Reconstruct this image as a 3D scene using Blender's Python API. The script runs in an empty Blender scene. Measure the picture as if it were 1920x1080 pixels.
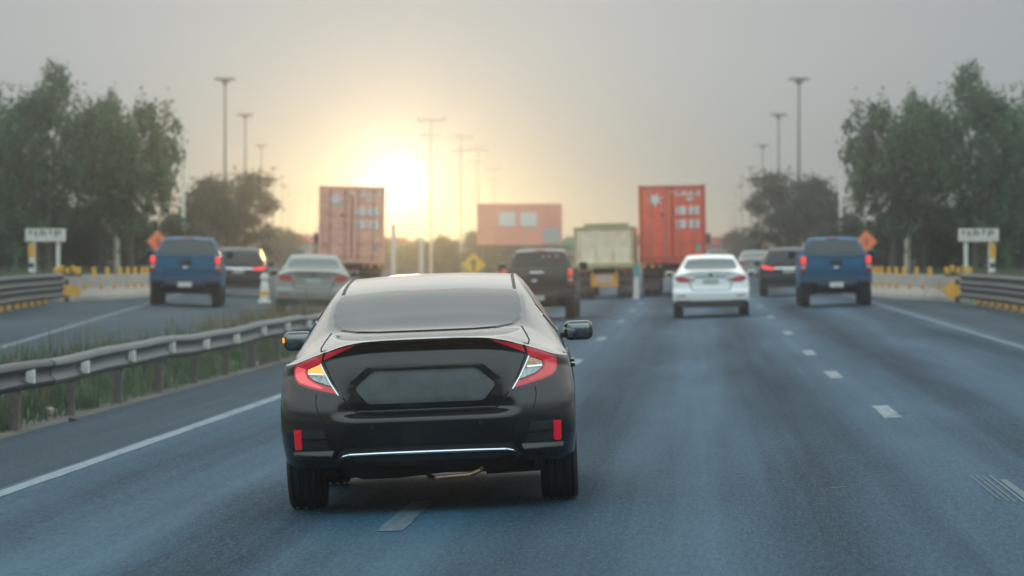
import bpy, bmesh, math, random
import numpy as np
from mathutils import Vector, Matrix
random.seed(7); rng = np.random.default_rng(7)
SC = bpy.context.scene
COL = SC.collection
rad = math.radians

# ------------------------------------------------------------------ camera, sky, sun, exposure
FPX = 7200.0                                   # focal length in pixels of the 1920 px wide photograph
PHI = math.atan(350 / FPX)                     # the lens points a little left of the road direction (+Y)
PIT = math.atan(70 / FPX)
CAMZ = 1.6
SL = 0.04                                      # crossfall of the carriageways
HAZE_D, HAZE_G = .0014, .957
cam_data = bpy.data.cameras.new('camera')
cam = bpy.data.objects.new('camera', cam_data); COL.objects.link(cam)
cam.location = (0, 0, CAMZ)
cam.rotation_euler = (math.pi / 2 - PIT, 0, PHI)
cam_data.lens = 36 * FPX / 1920; cam_data.sensor_width = 36
cam_data.clip_start = 0.5; cam_data.clip_end = 9000
cam_data.dof.use_dof = True; cam_data.dof.focus_distance = 24.6; cam_data.dof.aperture_fstop = 3.7
SC.camera = cam

SUN_AZ = (740 - 1310) / FPX                    # radians right of +Y
SUN_EL = math.atan((470 - 360) / FPX)
SUN_DIR = Vector((math.sin(SUN_AZ) * math.cos(SUN_EL), math.cos(SUN_AZ) * math.cos(SUN_EL), math.sin(SUN_EL)))

world = bpy.data.worlds.new('World'); SC.world = world
world.use_nodes = True
wn, wl = world.node_tree.nodes, world.node_tree.links
wn.clear()
def wnode(t, **kw):
    n = wn.new(t)
    for k, v in kw.items(): setattr(n, k, v)
    return n
w_out = wnode('ShaderNodeOutputWorld')
sky = wnode('ShaderNodeTexSky', sky_type='NISHITA', sun_disc=False)
sky.sun_elevation = max(SUN_EL, rad(0.87)); sky.sun_rotation = SUN_AZ
sky.dust_density = 4.0; sky.air_density = 1.2
bg_sky = wnode('ShaderNodeBackground'); bg_sky.inputs[1].default_value = 0.05
hsv = wnode('ShaderNodeHueSaturation'); hsv.inputs['Saturation'].default_value = .12
wl.new(sky.outputs[0], hsv.inputs['Color']); wl.new(hsv.outputs[0], bg_sky.inputs[0])
# thin high overcast: pale at the horizon, blue grey overhead, brighter round the low sun
tc = wnode('ShaderNodeTexCoord')
nrm = wnode('ShaderNodeVectorMath', operation='NORMALIZE'); wl.new(tc.outputs['Generated'], nrm.inputs[0])
sep = wnode('ShaderNodeSeparateXYZ'); wl.new(nrm.outputs[0], sep.inputs[0])
ramp = wnode('ShaderNodeValToRGB'); wl.new(sep.outputs['Z'], ramp.inputs[0])
cr = ramp.color_ramp
for i, (p, c) in enumerate([(0.0, (.265, .325, .335)), (.02, (.235, .30, .315)), (.065, (.115, .165, .185)), (.17, (.84, .82, .75)), (.38, (1.33, 1.38, 1.30)), (1.0, (1.40, 1.58, 1.66))]):
    e = cr.elements[i] if i < 2 else cr.elements.new(p)
    e.position = p; e.color = (*c, 1)
bg_cloud = wnode('ShaderNodeBackground'); bg_cloud.inputs[1].default_value = 1.0
# away from the sunset the sky turns bluer
dt = wnode('ShaderNodeVectorMath', operation='DOT_PRODUCT'); wl.new(nrm.outputs[0], dt.inputs[0]); dt.inputs[1].default_value = SUN_DIR
mr = wnode('ShaderNodeMapRange'); wl.new(dt.outputs['Value'], mr.inputs[0]); mr.inputs[1].default_value = .85; mr.inputs[2].default_value = -.6
tint = wnode('ShaderNodeMix', data_type='RGBA', blend_type='MULTIPLY'); wl.new(mr.outputs[0], tint.inputs[0])
wl.new(ramp.outputs[0], tint.inputs[6]); tint.inputs[7].default_value = (.85, 1.0, 1.09, 1)
wl.new(tint.outputs[2], bg_cloud.inputs[0])
dot = wnode('ShaderNodeVectorMath', operation='DISTANCE'); wl.new(nrm.outputs[0], dot.inputs[0])
dot.inputs[1].default_value = SUN_DIR
def glow(width, power, amp, col):
    a = wnode('ShaderNodeMath', operation='DIVIDE'); wl.new(dot.outputs['Value'], a.inputs[0]); a.inputs[1].default_value = width
    b = wnode('ShaderNodeMath', operation='POWER'); wl.new(a.outputs[0], b.inputs[0]); b.inputs[1].default_value = 2.0
    c = wnode('ShaderNodeMath', operation='ADD'); wl.new(b.outputs[0], c.inputs[0]); c.inputs[1].default_value = 1.0
    d = wnode('ShaderNodeMath', operation='POWER'); wl.new(c.outputs[0], d.inputs[0]); d.inputs[1].default_value = -power
    g = wnode('ShaderNodeBackground'); g.inputs[0].default_value = (*col, 1)
    m = wnode('ShaderNodeMath', operation='MULTIPLY'); wl.new(d.outputs[0], m.inputs[0]); m.inputs[1].default_value = amp
    wl.new(m.outputs[0], g.inputs[1])
    return g
g1 = glow(.0115, 2.2, 2.6, (1.0, .93, .78))       # the sun's own bright aureole
g2 = glow(.055, 1.6, .03, (1.0, .74, .42))
def add(a, b):
    s = wnode('ShaderNodeAddShader'); wl.new(a.outputs[0], s.inputs[0]); wl.new(b.outputs[0], s.inputs[1]); return s
wl.new(add(add(bg_sky, bg_cloud), add(g1, g2)).outputs[0], w_out.inputs['Surface'])

sun_data = bpy.data.lights.new('sun', 'SUN'); sun_data.energy = 0.040; sun_data.angle = rad(0.6); sun_data.color = (1.0, .66, .24)
sun = bpy.data.objects.new('sun', sun_data); COL.objects.link(sun)
sun.location = (0, 0, 60); sun.rotation_euler = SUN_DIR.to_track_quat('Z', 'Y').to_euler()

SC.view_settings.view_transform = 'Standard'; SC.view_settings.look = 'None'
SC.view_settings.exposure = 0.0; SC.view_settings.gamma = 1.0; SC.view_settings.use_curve_mapping = False
cy = SC.cycles
cy.use_denoising = True; cy.volume_bounces = 1; cy.max_bounces = 8; cy.transparent_max_bounces = 12
cy.sample_clamp_indirect = 4.0
world.cycles.sampling_method = 'MANUAL'; world.cycles.sample_map_resolution = 2048

# ------------------------------------------------------------------ geometry of the site
CP, SP = math.cos(PHI), math.sin(PHI)
R_M = cam.rotation_euler.to_matrix()
def ray(px, py): return R_M @ Vector(((px - 960) / FPX, (540 - py) / FPX, -1.0))
def at(px, py, d): return Vector((0, 0, CAMZ)) + d * ray(px, py)
def uv_of(x, y): return x * CP + y * SP, -x * SP + y * CP           # across / along the axis half way between both roads
def xy_of(u, v): return u * CP - v * SP, u * SP + v * CP
def clamp(a, lo, hi): return max(lo, min(hi, a))
def z_right(x): return SL * clamp(x, -9, 9)
def z_left(u, v): return SL * clamp(-u * CP - v * SP, -9, 9)
def ground_z(u, v):
    x, y = xy_of(u, v)
    if v < 165: w = clamp((x + 8.9) / 1.3, 0, 1)
    else: w = 1.0 if u > 0 else 0.0
    return w * z_right(x) + (1 - w) * z_left(u, v)
def ground_at(px, py):                                               # where a pixel's ray meets our carriageway
    r = ray(px, py); return Vector((0, 0, CAMZ)) + (-CAMZ / (r.z - SL * r.x)) * r
def R2(x, y, h=0.0): return Vector((x, y, z_right(x) + h))           # a point on the right road
def mir(x, y, h=0.0):                                                # its twin on the left road
    u, v = uv_of(x, y); X, Y = xy_of(-u, v); return Vector((X, Y, z_right(x) + h))

# ------------------------------------------------------------------ helpers
def link(o, parent=None):
    COL.objects.link(o)
    if parent is not None: o.parent = parent
    return o
def tag(o, label=None, cat=None, group=None, kind=None):
    if label: o['label'] = label
    if cat: o['category'] = cat
    if group: o['group'] = group
    if kind: o['kind'] = kind
    return o
def empty(name, loc, rz=0.0, **kw):
    o = bpy.data.objects.new(name, None); link(o); o.location = loc; o.rotation_euler = (0, 0, rz)
    o.empty_display_size = .3
    return tag(o, **kw)
def road_frame(o, loc, ang, tilt):                                   # heading turned left by ang, ground rising by tilt to the right
    f = Vector((-math.sin(ang), math.cos(ang), -tilt * math.sin(ang - (2 * PHI if tilt < 0 else 0)))).normalized()
    r = Vector((math.cos(ang), math.sin(ang), tilt)); r = (r - f * r.dot(f)).normalized()
    u = r.cross(f)
    M = Matrix((r, f, u)).transposed()
    o.rotation_euler = M.to_euler(); o.location = loc
    return o
def copy_tree(o, parent=None):
    c = o.copy(); COL.objects.link(c)
    if parent is not None:
        c.parent = parent; c.matrix_parent_inverse = o.matrix_parent_inverse.copy()
    for ch in list(o.children): copy_tree(ch, c)
    return c
def mesh_obj(name, verts, faces, mat, parent=None, smooth=True, mats=None, idx=None):
    me = bpy.data.meshes.new(name); me.from_pydata([tuple(v) for v in verts], [], faces)
    for m in (mats or [mat]): me.materials.append(m)
    if idx is not None: me.polygons.foreach_set('material_index', idx)
    if smooth: me.polygons.foreach_set('use_smooth', [True] * len(me.polygons))
    me.update()
    return link(bpy.data.objects.new(name, me), parent)
class MB:
    """collects simple solids; build() links them as one mesh object"""
    def __init__(s): s.bm = bmesh.new()
    def box(s, c, size, rot=None, bev=0.0, seg=2, taper=None):
        r = bmesh.ops.create_cube(s.bm, size=1.0); vs = r['verts']
        for v in vs:
            k = taper if (taper and v.co.z > 0) else (1, 1)
            v.co = Vector((v.co.x * size[0] * k[0], v.co.y * size[1] * k[1], v.co.z * size[2]))
        if bev > 0:
            es = list({e for v in vs for e in v.link_edges})
            g = bmesh.ops.bevel(s.bm, geom=es, offset=bev, segments=seg, affect='EDGES', profile=.5)
            vs = list({v for f in g['faces'] for v in f.verts} | {v for v in vs if v.is_valid})
        M = Matrix.Translation(Vector(c)) @ (rot.to_4x4() if rot is not None else Matrix())
        bmesh.ops.transform(s.bm, matrix=M, verts=vs)
        return s
    def cyl(s, p0, p1, r0, r1=None, n=12):
        p0, p1 = Vector(p0), Vector(p1); r1 = r0 if r1 is None else r1
        d = (p1 - p0); q = d.to_track_quat('Z', 'Y').to_matrix()
        a, b = [], []
        for i in range(n):
            t = 2 * math.pi * i / n; w = q @ Vector((math.cos(t), math.sin(t), 0))
            a.append(s.bm.verts.new(p0 + w * r0)); b.append(s.bm.verts.new(p1 + w * r1))
        for i in range(n): s.bm.faces.new((a[i], a[(i + 1) % n], b[(i + 1) % n], b[i]))
        s.bm.faces.new(a[::-1]); s.bm.faces.new(b)
        return s
    def tube(s, pts, r, n=8):
        for i in range(len(pts) - 1):
            s.cyl(pts[i], pts[i + 1], r[i] if isinstance(r, (list, tuple)) else r, r[i + 1] if isinstance(r, (list, tuple)) else r, n)
        return s
    def prism(s, poly, y0, y1, axis='Y'):
        """a polygon in (x,z) carried from y0 to y1 (or (x,y) along Z, (y,z) along X)"""
        def P(a, b, t): return {'Y': (a, t, b), 'Z': (a, b, t), 'X': (t, a, b)}[axis]
        A = [s.bm.verts.new(P(a, b, y0)) for a, b in poly]; B = [s.bm.verts.new(P(a, b, y1)) for a, b in poly]
        n = len(poly)
        for i in range(n): s.bm.faces.new((A[i], A[(i + 1) % n], B[(i + 1) % n], B[i]))
        s.bm.faces.new(A[::-1]); s.bm.faces.new(B)
        return s
    def lathe(s, prof, c=(0, 0, 0), axis='X', n=32):
        rings = []
        for h, r in prof:
            ring = []
            for i in range(n):
                t = 2 * math.pi * i / n; a, b = r * math.cos(t), r * math.sin(t)
                p = {'X': (h, a, b), 'Z': (a, b, h), 'Y': (a, h, b)}[axis]
                ring.append(s.bm.verts.new(Vector(c) + Vector(p)))
            rings.append(ring)
        for k in range(len(rings) - 1):
            for i in range(n):
                s.bm.faces.new((rings[k][i], rings[k][(i + 1) % n], rings[k + 1][(i + 1) % n], rings[k + 1][i]))
        return s
    def build(s, name, mat, parent=None, smooth=False, sharp=rad(35)):
        bmesh.ops.recalc_face_normals(s.bm, faces=s.bm.faces[:])
        me = bpy.data.meshes.new(name); s.bm.to_mesh(me); s.bm.free()
        me.materials.append(mat)
        if smooth:
            me.polygons.foreach_set('use_smooth', [True] * len(me.polygons))
            me.set_sharp_from_angle(angle=sharp)
        return link(bpy.data.objects.new(name, me), parent)
def text_obj(name, body, size, mat, parent, depth=.004, align='CENTER', sx=1.0):
    cu = bpy.data.curves.new(name, 'FONT'); cu.body = body; cu.size = size; cu.extrude = depth; cu.align_x = align; cu.align_y = 'CENTER'
    t = bpy.data.objects.new('text_source', cu); COL.objects.link(t)
    dg = bpy.context.evaluated_depsgraph_get()
    me = bpy.data.meshes.new_from_object(t.evaluated_get(dg)); me.name = name
    bpy.data.objects.remove(t)
    for v in me.vertices: v.co.x *= sx
    me.materials.clear(); me.materials.append(mat)
    return link(bpy.data.objects.new(name, me), parent)

# ------------------------------------------------------------------ materials
def new_mat(name):
    m = bpy.data.materials.new(name); m.use_nodes = True
    nt = m.node_tree; return m, nt, nt.nodes['Principled BSDF']
def simple(name, col, rough=.5, metal=0.0, coat=0.0, var=.0, scale=8.0, emit=None, estr=0.0, bump=0.0, spec=.5):
    m, nt, b = new_mat(name)
    b.inputs['Base Color'].default_value = (*col, 1); b.inputs['Roughness'].default_value = rough
    b.inputs['Metallic'].default_value = metal; b.inputs['Coat Weight'].default_value = coat; b.inputs['Coat Roughness'].default_value = .04
    b.inputs['Specular IOR Level'].default_value = spec
    if emit: b.inputs['Emission Color'].default_value = (*emit, 1); b.inputs['Emission Strength'].default_value = estr
    if var > 0 or bump > 0:
        t = nt.nodes.new('ShaderNodeTexCoord'); n = nt.nodes.new('ShaderNodeTexNoise'); n.inputs['Scale'].default_value = scale; n.inputs['Detail'].default_value = 5
        nt.links.new(t.outputs['Object'], n.inputs['Vector'])
        if var > 0:
            r = nt.nodes.new('ShaderNodeValToRGB'); nt.links.new(n.outputs['Fac'], r.inputs[0])
            r.color_ramp.elements[0].position = .3; r.color_ramp.elements[1].position = .7
            r.color_ramp.elements[0].color = (*[c * (1 - var) for c in col], 1); r.color_ramp.elements[1].color = (*[min(1, c * (1 + var)) for c in col], 1)
            nt.links.new(r.outputs[0], b.inputs['Base Color'])
            rr = nt.nodes.new('ShaderNodeMapRange'); nt.links.new(n.outputs['Fac'], rr.inputs[0])
            rr.inputs[3].default_value = rough * .85; rr.inputs[4].default_value = min(1, rough * 1.15); nt.links.new(rr.outputs[0], b.inputs['Roughness'])
        if bump > 0:
            bp = nt.nodes.new('ShaderNodeBump'); bp.inputs['Strength'].default_value = bump; bp.inputs['Distance'].default_value = .01
            nt.links.new(n.outputs['Fac'], bp.inputs['Height']); nt.links.new(bp.outputs[0], b.inputs['Normal'])
    return m
def asphalt(name, dark, light, track=True, lanes=(-3.5, -.1, 3.2)):
    m, nt, b = new_mat(name); N = nt.nodes; L = nt.links
    t = N.new('ShaderNodeTexCoord')
    def noise(scale, detail=4, vec=None, rough=.6):
        n = N.new('ShaderNodeTexNoise'); n.inputs['Scale'].default_value = scale; n.inputs['Detail'].default_value = detail; n.inputs['Roughness'].default_value = rough
        L.new(vec or t.outputs['Object'], n.inputs['Vector']); return n.outputs['Fac']
    mp = N.new('ShaderNodeMapping'); mp.inputs['Scale'].default_value = (1, .035, 1); L.new(t.outputs['Object'], mp.inputs['Vector'])
    mp2 = N.new('ShaderNodeMapping'); mp2.inputs['Scale'].default_value = (1, .16, 1); L.new(t.outputs['Object'], mp2.inputs['Vector'])
    streak = noise(1.05, 3, mp.outputs[0], .55); patch_n = noise(.55, 4, mp2.outputs[0]); 
    mp3 = N.new('ShaderNodeMapping'); mp3.inputs['Scale'].default_value = (34, 4.0, 1); L.new(t.outputs['Object'], mp3.inputs['Vector'])
    mp4 = N.new('ShaderNodeMapping'); mp4.inputs['Scale'].default_value = (85, 9.0, 1); L.new(t.outputs['Object'], mp4.inputs['Vector'])
    mp5 = N.new('ShaderNodeMapping'); mp5.inputs['Scale'].default_value = (5.5, .05, 1); L.new(t.outputs['Object'], mp5.inputs['Vector'])
    grain = noise(1, 3, mp3.outputs[0]); fine = noise(1, 2, mp4.outputs[0]); thin = noise(1, 2, mp5.outputs[0])
    def mul(a, k):
        x = N.new('ShaderNodeMath'); x.operation = 'MULTIPLY'; L.new(a, x.inputs[0]); x.inputs[1].default_value = k; return x.outputs[0]
    def plus(a, c):
        x = N.new('ShaderNodeMath'); x.operation = 'ADD'; L.new(a, x.inputs[0]); L.new(c, x.inputs[1]); return x.outputs[0]
    f = plus(plus(plus(mul(streak, .52), mul(patch_n, .34)), mul(thin, .22)), plus(mul(grain, .40), mul(fine, .36)))
    if track:                                                        # polished wheel paths: two a lane
        sx = N.new('ShaderNodeSeparateXYZ'); L.new(t.outputs['Object'], sx.inputs[0])
        wv = N.new('ShaderNodeMath'); wv.operation = 'MULTIPLY_ADD'; L.new(sx.outputs['X'], wv.inputs[0]); wv.inputs[1].default_value = 2 * math.pi / 1.74; wv.inputs[2].default_value = 1.9
        sn = N.new('ShaderNodeMath'); sn.operation = 'SINE'; L.new(wv.outputs[0], sn.inputs[0])
        f = plus(f, mul(sn.outputs[0], .10))
    r = N.new('ShaderNodeMapRange'); L.new(f, r.inputs[0]); r.inputs[1].default_value = .70; r.inputs[2].default_value = 1.16
    cr = N.new('ShaderNodeValToRGB'); L.new(r.outputs[0], cr.inputs[0])
    cr.color_ramp.elements[0].color = (*dark, 1); cr.color_ramp.elements[1].color = (*light, 1)
    sp = N.new('ShaderNodeValToRGB'); L.new(noise(1, 1, mp4.outputs[0]), sp.inputs[0]); sp.color_ramp.elements[0].position = .66; sp.color_ramp.elements[1].position = .76
    mx = N.new('ShaderNodeMix'); mx.data_type = 'RGBA'; L.new(mul(sp.outputs[0], .8), mx.inputs[0]); L.new(cr.outputs[0], mx.inputs[6]); mx.inputs[7].default_value = (.11, .14, .16, 1)
    L.new(mx.outputs[2], b.inputs['Base Color'])
    ro = N.new('ShaderNodeMapRange'); L.new(r.outputs[0], ro.inputs[0]); ro.inputs[3].default_value = .80; ro.inputs[4].default_value = .62; L.new(ro.outputs[0], b.inputs['Roughness']); b.inputs['Specular IOR Level'].default_value = .10
    bp = N.new('ShaderNodeBump'); bp.inputs['Strength'].default_value = .35; bp.inputs['Distance'].default_value = .006
    L.new(plus(grain, fine), bp.inputs['Height']); L.new(bp.outputs[0], b.inputs['Normal'])
    return m
def worn_paint(name, col, under, amount=.5):
    m, nt, b = new_mat(name); N = nt.nodes; L = nt.links
    t = N.new('ShaderNodeTexCoord'); n = N.new('ShaderNodeTexNoise'); n.inputs['Scale'].default_value = 9; n.inputs['Detail'].default_value = 6; n.inputs['Roughness'].default_value = .7
    mp = N.new('ShaderNodeMapping'); mp.inputs['Scale'].default_value = (2.2, .12, 1); L.new(t.outputs['Object'], mp.inputs['Vector']); L.new(mp.outputs[0], n.inputs['Vector'])
    r = N.new('ShaderNodeValToRGB'); L.new(n.outputs['Fac'], r.inputs[0]); r.color_ramp.elements[0].position = amount - .10; r.color_ramp.elements[1].position = amount + .10
    r.color_ramp.elements[0].color = (*under, 1); r.color_ramp.elements[1].color = (*col, 1)
    L.new(r.outputs[0], b.inputs['Base Color']); b.inputs['Roughness'].default_value = .65
    return m
M = {}
M['asphalt'] = asphalt('asphalt', (.0015, .0135, .0255), (.027, .084, .130))
M['asphalt_left'] = asphalt('asphalt_left', (.008, .022, .032), (.028, .060, .080), track=False)
M['shoulder'] = asphalt('shoulder_asphalt', (.006, .020, .031), (.018, .046, .066), track=False)
M['line'] = worn_paint('line_paint', (.135, .185, .205), (.03, .075, .10), .42)
M['line_worn'] = worn_paint('worn_line_paint', (.050, .090, .110), (.018, .050, .075), .46)
M['dirt'] = simple('dirt', (.062, .056, .044), .95, var=.45, scale=1.2, bump=.5)
M['verge'] = simple('verge_soil', (.085, .090, .055), .95, var=.5, scale=.5, bump=.5)
M['paint_black'] = simple('black_car_paint', (.0045, .0055, .0065), .35, coat=1.0, spec=.12)
M['paint_black'].node_tree.nodes['Principled BSDF'].inputs['Coat IOR'].default_value = 1.55
M['black_gloss'] = simple('gloss_black_trim', (.006, .006, .007), .12, coat=.6)
M['black_trim'] = simple('matte_black_trim', (.012, .013, .014), .6, var=.3, scale=20)
M['plate_blank'] = simple('dusty_blank_panel', (.085, .10, .105), .42, var=.18, scale=9)
M['gap'] = simple('panel_gap', (.002, .002, .002), .9)
M['glass'] = simple('tinted_glass', (.008, .010, .012), .06, spec=.35)
M['glass_dusty'] = simple('dusty_tinted_glass', (.026, .030, .031), .14, var=.12, scale=3, spec=.55)
M['chrome'] = simple('chrome', (.75, .76, .78), .12, metal=1)
M['mirror'] = simple('mirror_silver', (.22, .26, .27), .05, metal=1)
M['pole_far'] = simple('haze_paled_pole', (.80, .72, .55), .8)  # lightened in colour to imitate glare over the backlit poles
M['red_glare'] = simple('glare_paled_red_steel', (.84, .42, .30), .6, var=.12, scale=2.5)  # container red paled to imitate sun glare over the left lorry
M['steel'] = simple('warm_lit_steel_pipe', (.24, .145, .09), .38, metal=.7, var=.3, scale=15)  # brownish tint puts the warm light on the exhaust into the colour
M['muffler'] = simple('grimy_steel', (.055, .052, .05), .55, metal=.6, var=.4, scale=12)
M['rubber'] = simple('tyre_rubber', (.014, .014, .0145), .82, var=.25, scale=30)
M['alloy'] = simple('alloy_wheel', (.30, .31, .32), .32, metal=1)
M['red_lens'] = simple('red_lens', (.55, .012, .03), .10, coat=.8, emit=(1, .02, .045), estr=.10)
M['red_lens_lit'] = simple('red_lens_light_bar', (.65, .05, .06), .10, coat=.8, emit=(1, .09, .10), estr=.10)
M['red_pale'] = simple('pale_red_lens', (.60, .06, .075), .12, coat=.8, emit=(1, .15, .14), estr=.55)
M['clear_lens'] = simple('clear_lens_insert', (.42, .44, .44), .18, coat=.8, var=.5, scale=38)
M['amber_off'] = simple('unlit_amber_lens', (.45, .25, .14), .2, coat=.8, var=.5, scale=38)
M['amber_lit'] = simple('lit_amber_lens', (.55, .24, .04), .25, coat=.4, emit=(1, .44, .07), estr=.95)
M['reflector'] = simple('red_reflector', (.62, .008, .03), .18, coat=.6, emit=(1, .01, .03), estr=.12)  # faint emission makes the unpowered reflector glow
M['brake_lit'] = simple('lit_tail_lamp', (.8, .05, .04), .2, emit=(1, .07, .05), estr=.75)
M['tail_dim'] = simple('dim_tail_lamp', (.42, .03, .03), .2, coat=.5)
M['blue_paint'] = simple('blue_truck_paint', (.0005, .098, .20), .5, coat=.08, spec=.25)
M['blue_dark'] = simple('dark_blue_bumper', (.010, .030, .070), .5)
M['white_paint'] = simple('white_car_paint', (.86, .87, .84), .30, coat=.8)
M['dark_paint'] = simple('dark_suv_paint', (.008, .010, .014), .45, coat=.1, spec=.3)
M['brownblack'] = simple('black_pickup_paint', (.016, .014, .011), .35, coat=.7)
M['silver'] = simple('silver_paint', (.42, .43, .43), .35, coat=.6)
M['plate'] = simple('number_plate', (.62, .60, .54), .5, var=.15, scale=30)
M['plate_dim'] = simple('dusty_number_plate', (.40, .42, .36), .5, var=.2, scale=30)
M['underbody'] = simple('underbody', (.004, .004, .004), .95, spec=.05)
M['red_steel'] = simple('red_container_steel', (.86, .115, .055), .6, var=.14, scale=2.5)
M['red_frame'] = simple('red_container_frame', (.58, .085, .045), .6, var=.2, scale=3)
M['rod'] = simple('lock_rod_steel', (.46, .22, .17), .5, var=.2)
M['print_white'] = simple('white_print', (.72, .70, .66), .6, var=.15, scale=20)
M['cream'] = simple('cream_box_paint', (.92, .73, .52), .6, var=.12, scale=3)
M['cream_frame'] = simple('cream_box_frame', (.44, .37, .20), .6, var=.15, scale=3)
M['green_rail'] = simple('olive_rail', (.24, .27, .10), .6)
M['orange'] = simple('orange_board', (.80, .30, .03), .6, var=.1)
M['pink_plate'] = simple('faded_plate', (.62, .42, .32), .6, var=.2, scale=15)
M['orange_sign'] = simple('orange_sign_face', (.90, .22, .08), .5, var=.08)
M['yellow'] = simple('yellow_reflector', (.66, .33, .03), .6, var=.2)
M['yellow_sign'] = simple('yellow_sign_face', (.80, .45, .02), .45)
M['sign_black'] = simple('sign_black', (.015, .015, .015), .6)
M['concrete'] = simple('concrete', (.38, .33, .28), .85, var=.2, scale=3, bump=.3)
M['pale_pole'] = simple('pale_concrete_pole', (.74, .68, .56), .8, var=.14, scale=4)
M['white_post'] = simple('white_post_paint', (.62, .60, .54), .6, var=.15, scale=10)
M['board'] = simple('pale_sign_board', (.60, .56, .50), .6, var=.12, scale=5)
M['galv'] = simple('galvanised_steel', (.10, .115, .113), .6, metal=.3, var=.22, scale=5)
M['galv_dark'] = simple('weathered_steel', (.055, .062, .062), .6, metal=.4, var=.3, scale=5)
M['post_rust'] = simple('rusty_post_steel', (.11, .09, .08), .75, var=.35, scale=10)
M['lamp_grey'] = simple('lamp_mast_paint', (.13, .14, .13), .6, var=.1)
M['teal'] = simple('teal_paint', (.08, .30, .28), .6)
M['bark'] = simple('bark', (.085, .068, .05), .9, var=.4, scale=8, bump=.6)
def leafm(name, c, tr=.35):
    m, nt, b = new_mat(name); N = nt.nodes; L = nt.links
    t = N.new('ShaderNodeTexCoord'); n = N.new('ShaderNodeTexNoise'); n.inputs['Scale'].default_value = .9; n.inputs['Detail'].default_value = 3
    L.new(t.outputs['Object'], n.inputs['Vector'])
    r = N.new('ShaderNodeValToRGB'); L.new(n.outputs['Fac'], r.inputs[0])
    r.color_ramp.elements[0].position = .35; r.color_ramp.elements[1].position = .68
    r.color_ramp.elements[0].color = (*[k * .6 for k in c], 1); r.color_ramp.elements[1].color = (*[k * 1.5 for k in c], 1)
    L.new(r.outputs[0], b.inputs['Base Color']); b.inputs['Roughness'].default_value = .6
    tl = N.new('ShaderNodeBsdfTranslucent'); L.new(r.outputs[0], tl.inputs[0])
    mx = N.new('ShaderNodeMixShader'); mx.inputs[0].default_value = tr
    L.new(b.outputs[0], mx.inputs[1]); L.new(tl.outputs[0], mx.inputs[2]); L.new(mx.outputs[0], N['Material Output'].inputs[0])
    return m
M['leaf'] = leafm('willow_leaf', (.060, .118, .050))
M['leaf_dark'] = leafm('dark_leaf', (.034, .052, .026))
M['leaf_far'] = leafm('dry_olive_leaf', (.10, .088, .036))
M['grass'] = leafm('verge_grass', (.075, .115, .060))
M['grass_dry'] = leafm('dry_grass', (.15, .125, .065))
M['hoarding_red'] = simple('glare_paled_red_hoarding', (.84, .32, .23), .7, var=.12, scale=1)  # red paled to imitate the glare in front of the hoarding
M['roof_red'] = simple('red_hoarding', (.55, .09, .06), .7, var=.12, scale=1)
M['wall_pale'] = simple('pale_wall', (.45, .42, .36), .8, var=.15, scale=1)
M['green_wall'] = simple('green_panel', (.12, .28, .16), .7)
# ------------------------------------------------------------------ setting: ground, roads, markings
def grid_obj(name, rows, mat, parent=None):
    n = len(rows[0]); V = [p for r in rows for p in r]
    F = [(i * n + j, i * n + j + 1, (i + 1) * n + j + 1, (i + 1) * n + j) for i in range(len(rows) - 1) for j in range(n - 1)]
    return mesh_obj(name, V, F, mat, parent, smooth=False)
us = sorted(set([-1500, -900, -500, -300, -180, -110, -70, -45, -32, -24, -20] + [round(-18 + .6 * i, 2) for i in range(61)] + [20, 24, 32, 45, 70, 110, 180, 300, 500, 900, 1500]))
vs = [-140, -100, -60, -30, -10] + list(range(0, 300, 5)) + [300, 330, 370, 420, 480, 560, 700, 900, 1200, 1700, 2300, 3000]
rows = []
for v in vs:
    r = []
    for u in us:
        x, y = xy_of(u, v); bumpy = .03 * math.sin(u * .9 + v * .31) * math.sin(v * .17) if abs(u) > 12 else 0
        r.append((x, y, ground_z(u, v) - .05 + bumpy * (.3 if v < 300 else 1)))
    rows.append(r)
tag(grid_obj('ground', rows, M['verge']), kind='structure')
ys = [-120, -60, -20] + list(range(0, 200, 10)) + [220, 260, 320, 400, 520, 700, 900]
tag(grid_obj('road', [[(x, y, SL * x) for x in (-5.32, -3.5, -1.7, 0, 1.7, 3.4, 5.0)] for y in ys], M['asphalt']), kind='structure')
tag(grid_obj('road_shoulder', [[(x, y, SL * x) for x in (5.0, 6.1, 6.75)] for y in ys], M['shoulder']), kind='structure')
tag(grid_obj('road_shoulder', [[(x, y, SL * x) for x in (-6.95, -6.1, -5.32)] for y in ys], M['shoulder']), kind='structure')
tag(grid_obj('dirt_verge', [[(x + .08 * math.sin(y * 1.3) * (x < 6.9), y, SL * x - .012) for x in (6.70, 7.3, 8.2)] for y in range(-40, 140, 2)], M['dirt']), kind='structure')
lr = []
for v in [25, 30, 35, 40, 45, 50, 60, 70, 80, 90, 100, 110, 120, 135, 150, 163, 180, 220, 280, 360, 500, 700, 900]:
    ui = (-8.9 + v * SP) / CP if v <= 163 else (7.0 - v * SP) / CP
    uo = -(7.3 + v * SP) / CP
    if v <= 163: ui = max(ui, uo + .3)
    row = []
    for k in range(7):
        u = uo + (ui - uo) * k / 6; x, y = xy_of(u, v); row.append((x, y, SL * (-u * CP - v * SP)))
    lr.append(row)
tag(grid_obj('left_carriageway', lr, M['asphalt_left']), kind='structure')
# gravel strip under the guard rail
tag(grid_obj('gravel_strip', [[(x + (.09 * math.sin(y * 1.1 + x) + .07 * math.sin(y * 3.3)) * (x > -7.3), y, SL * x - .02 + .012 * math.sin(y * 3.7 + x * 9)) for x in (-7.75, -7.4, -7.1, -6.78)] for y in np.arange(10, 150, .8)], M['dirt']), kind='structure')

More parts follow.
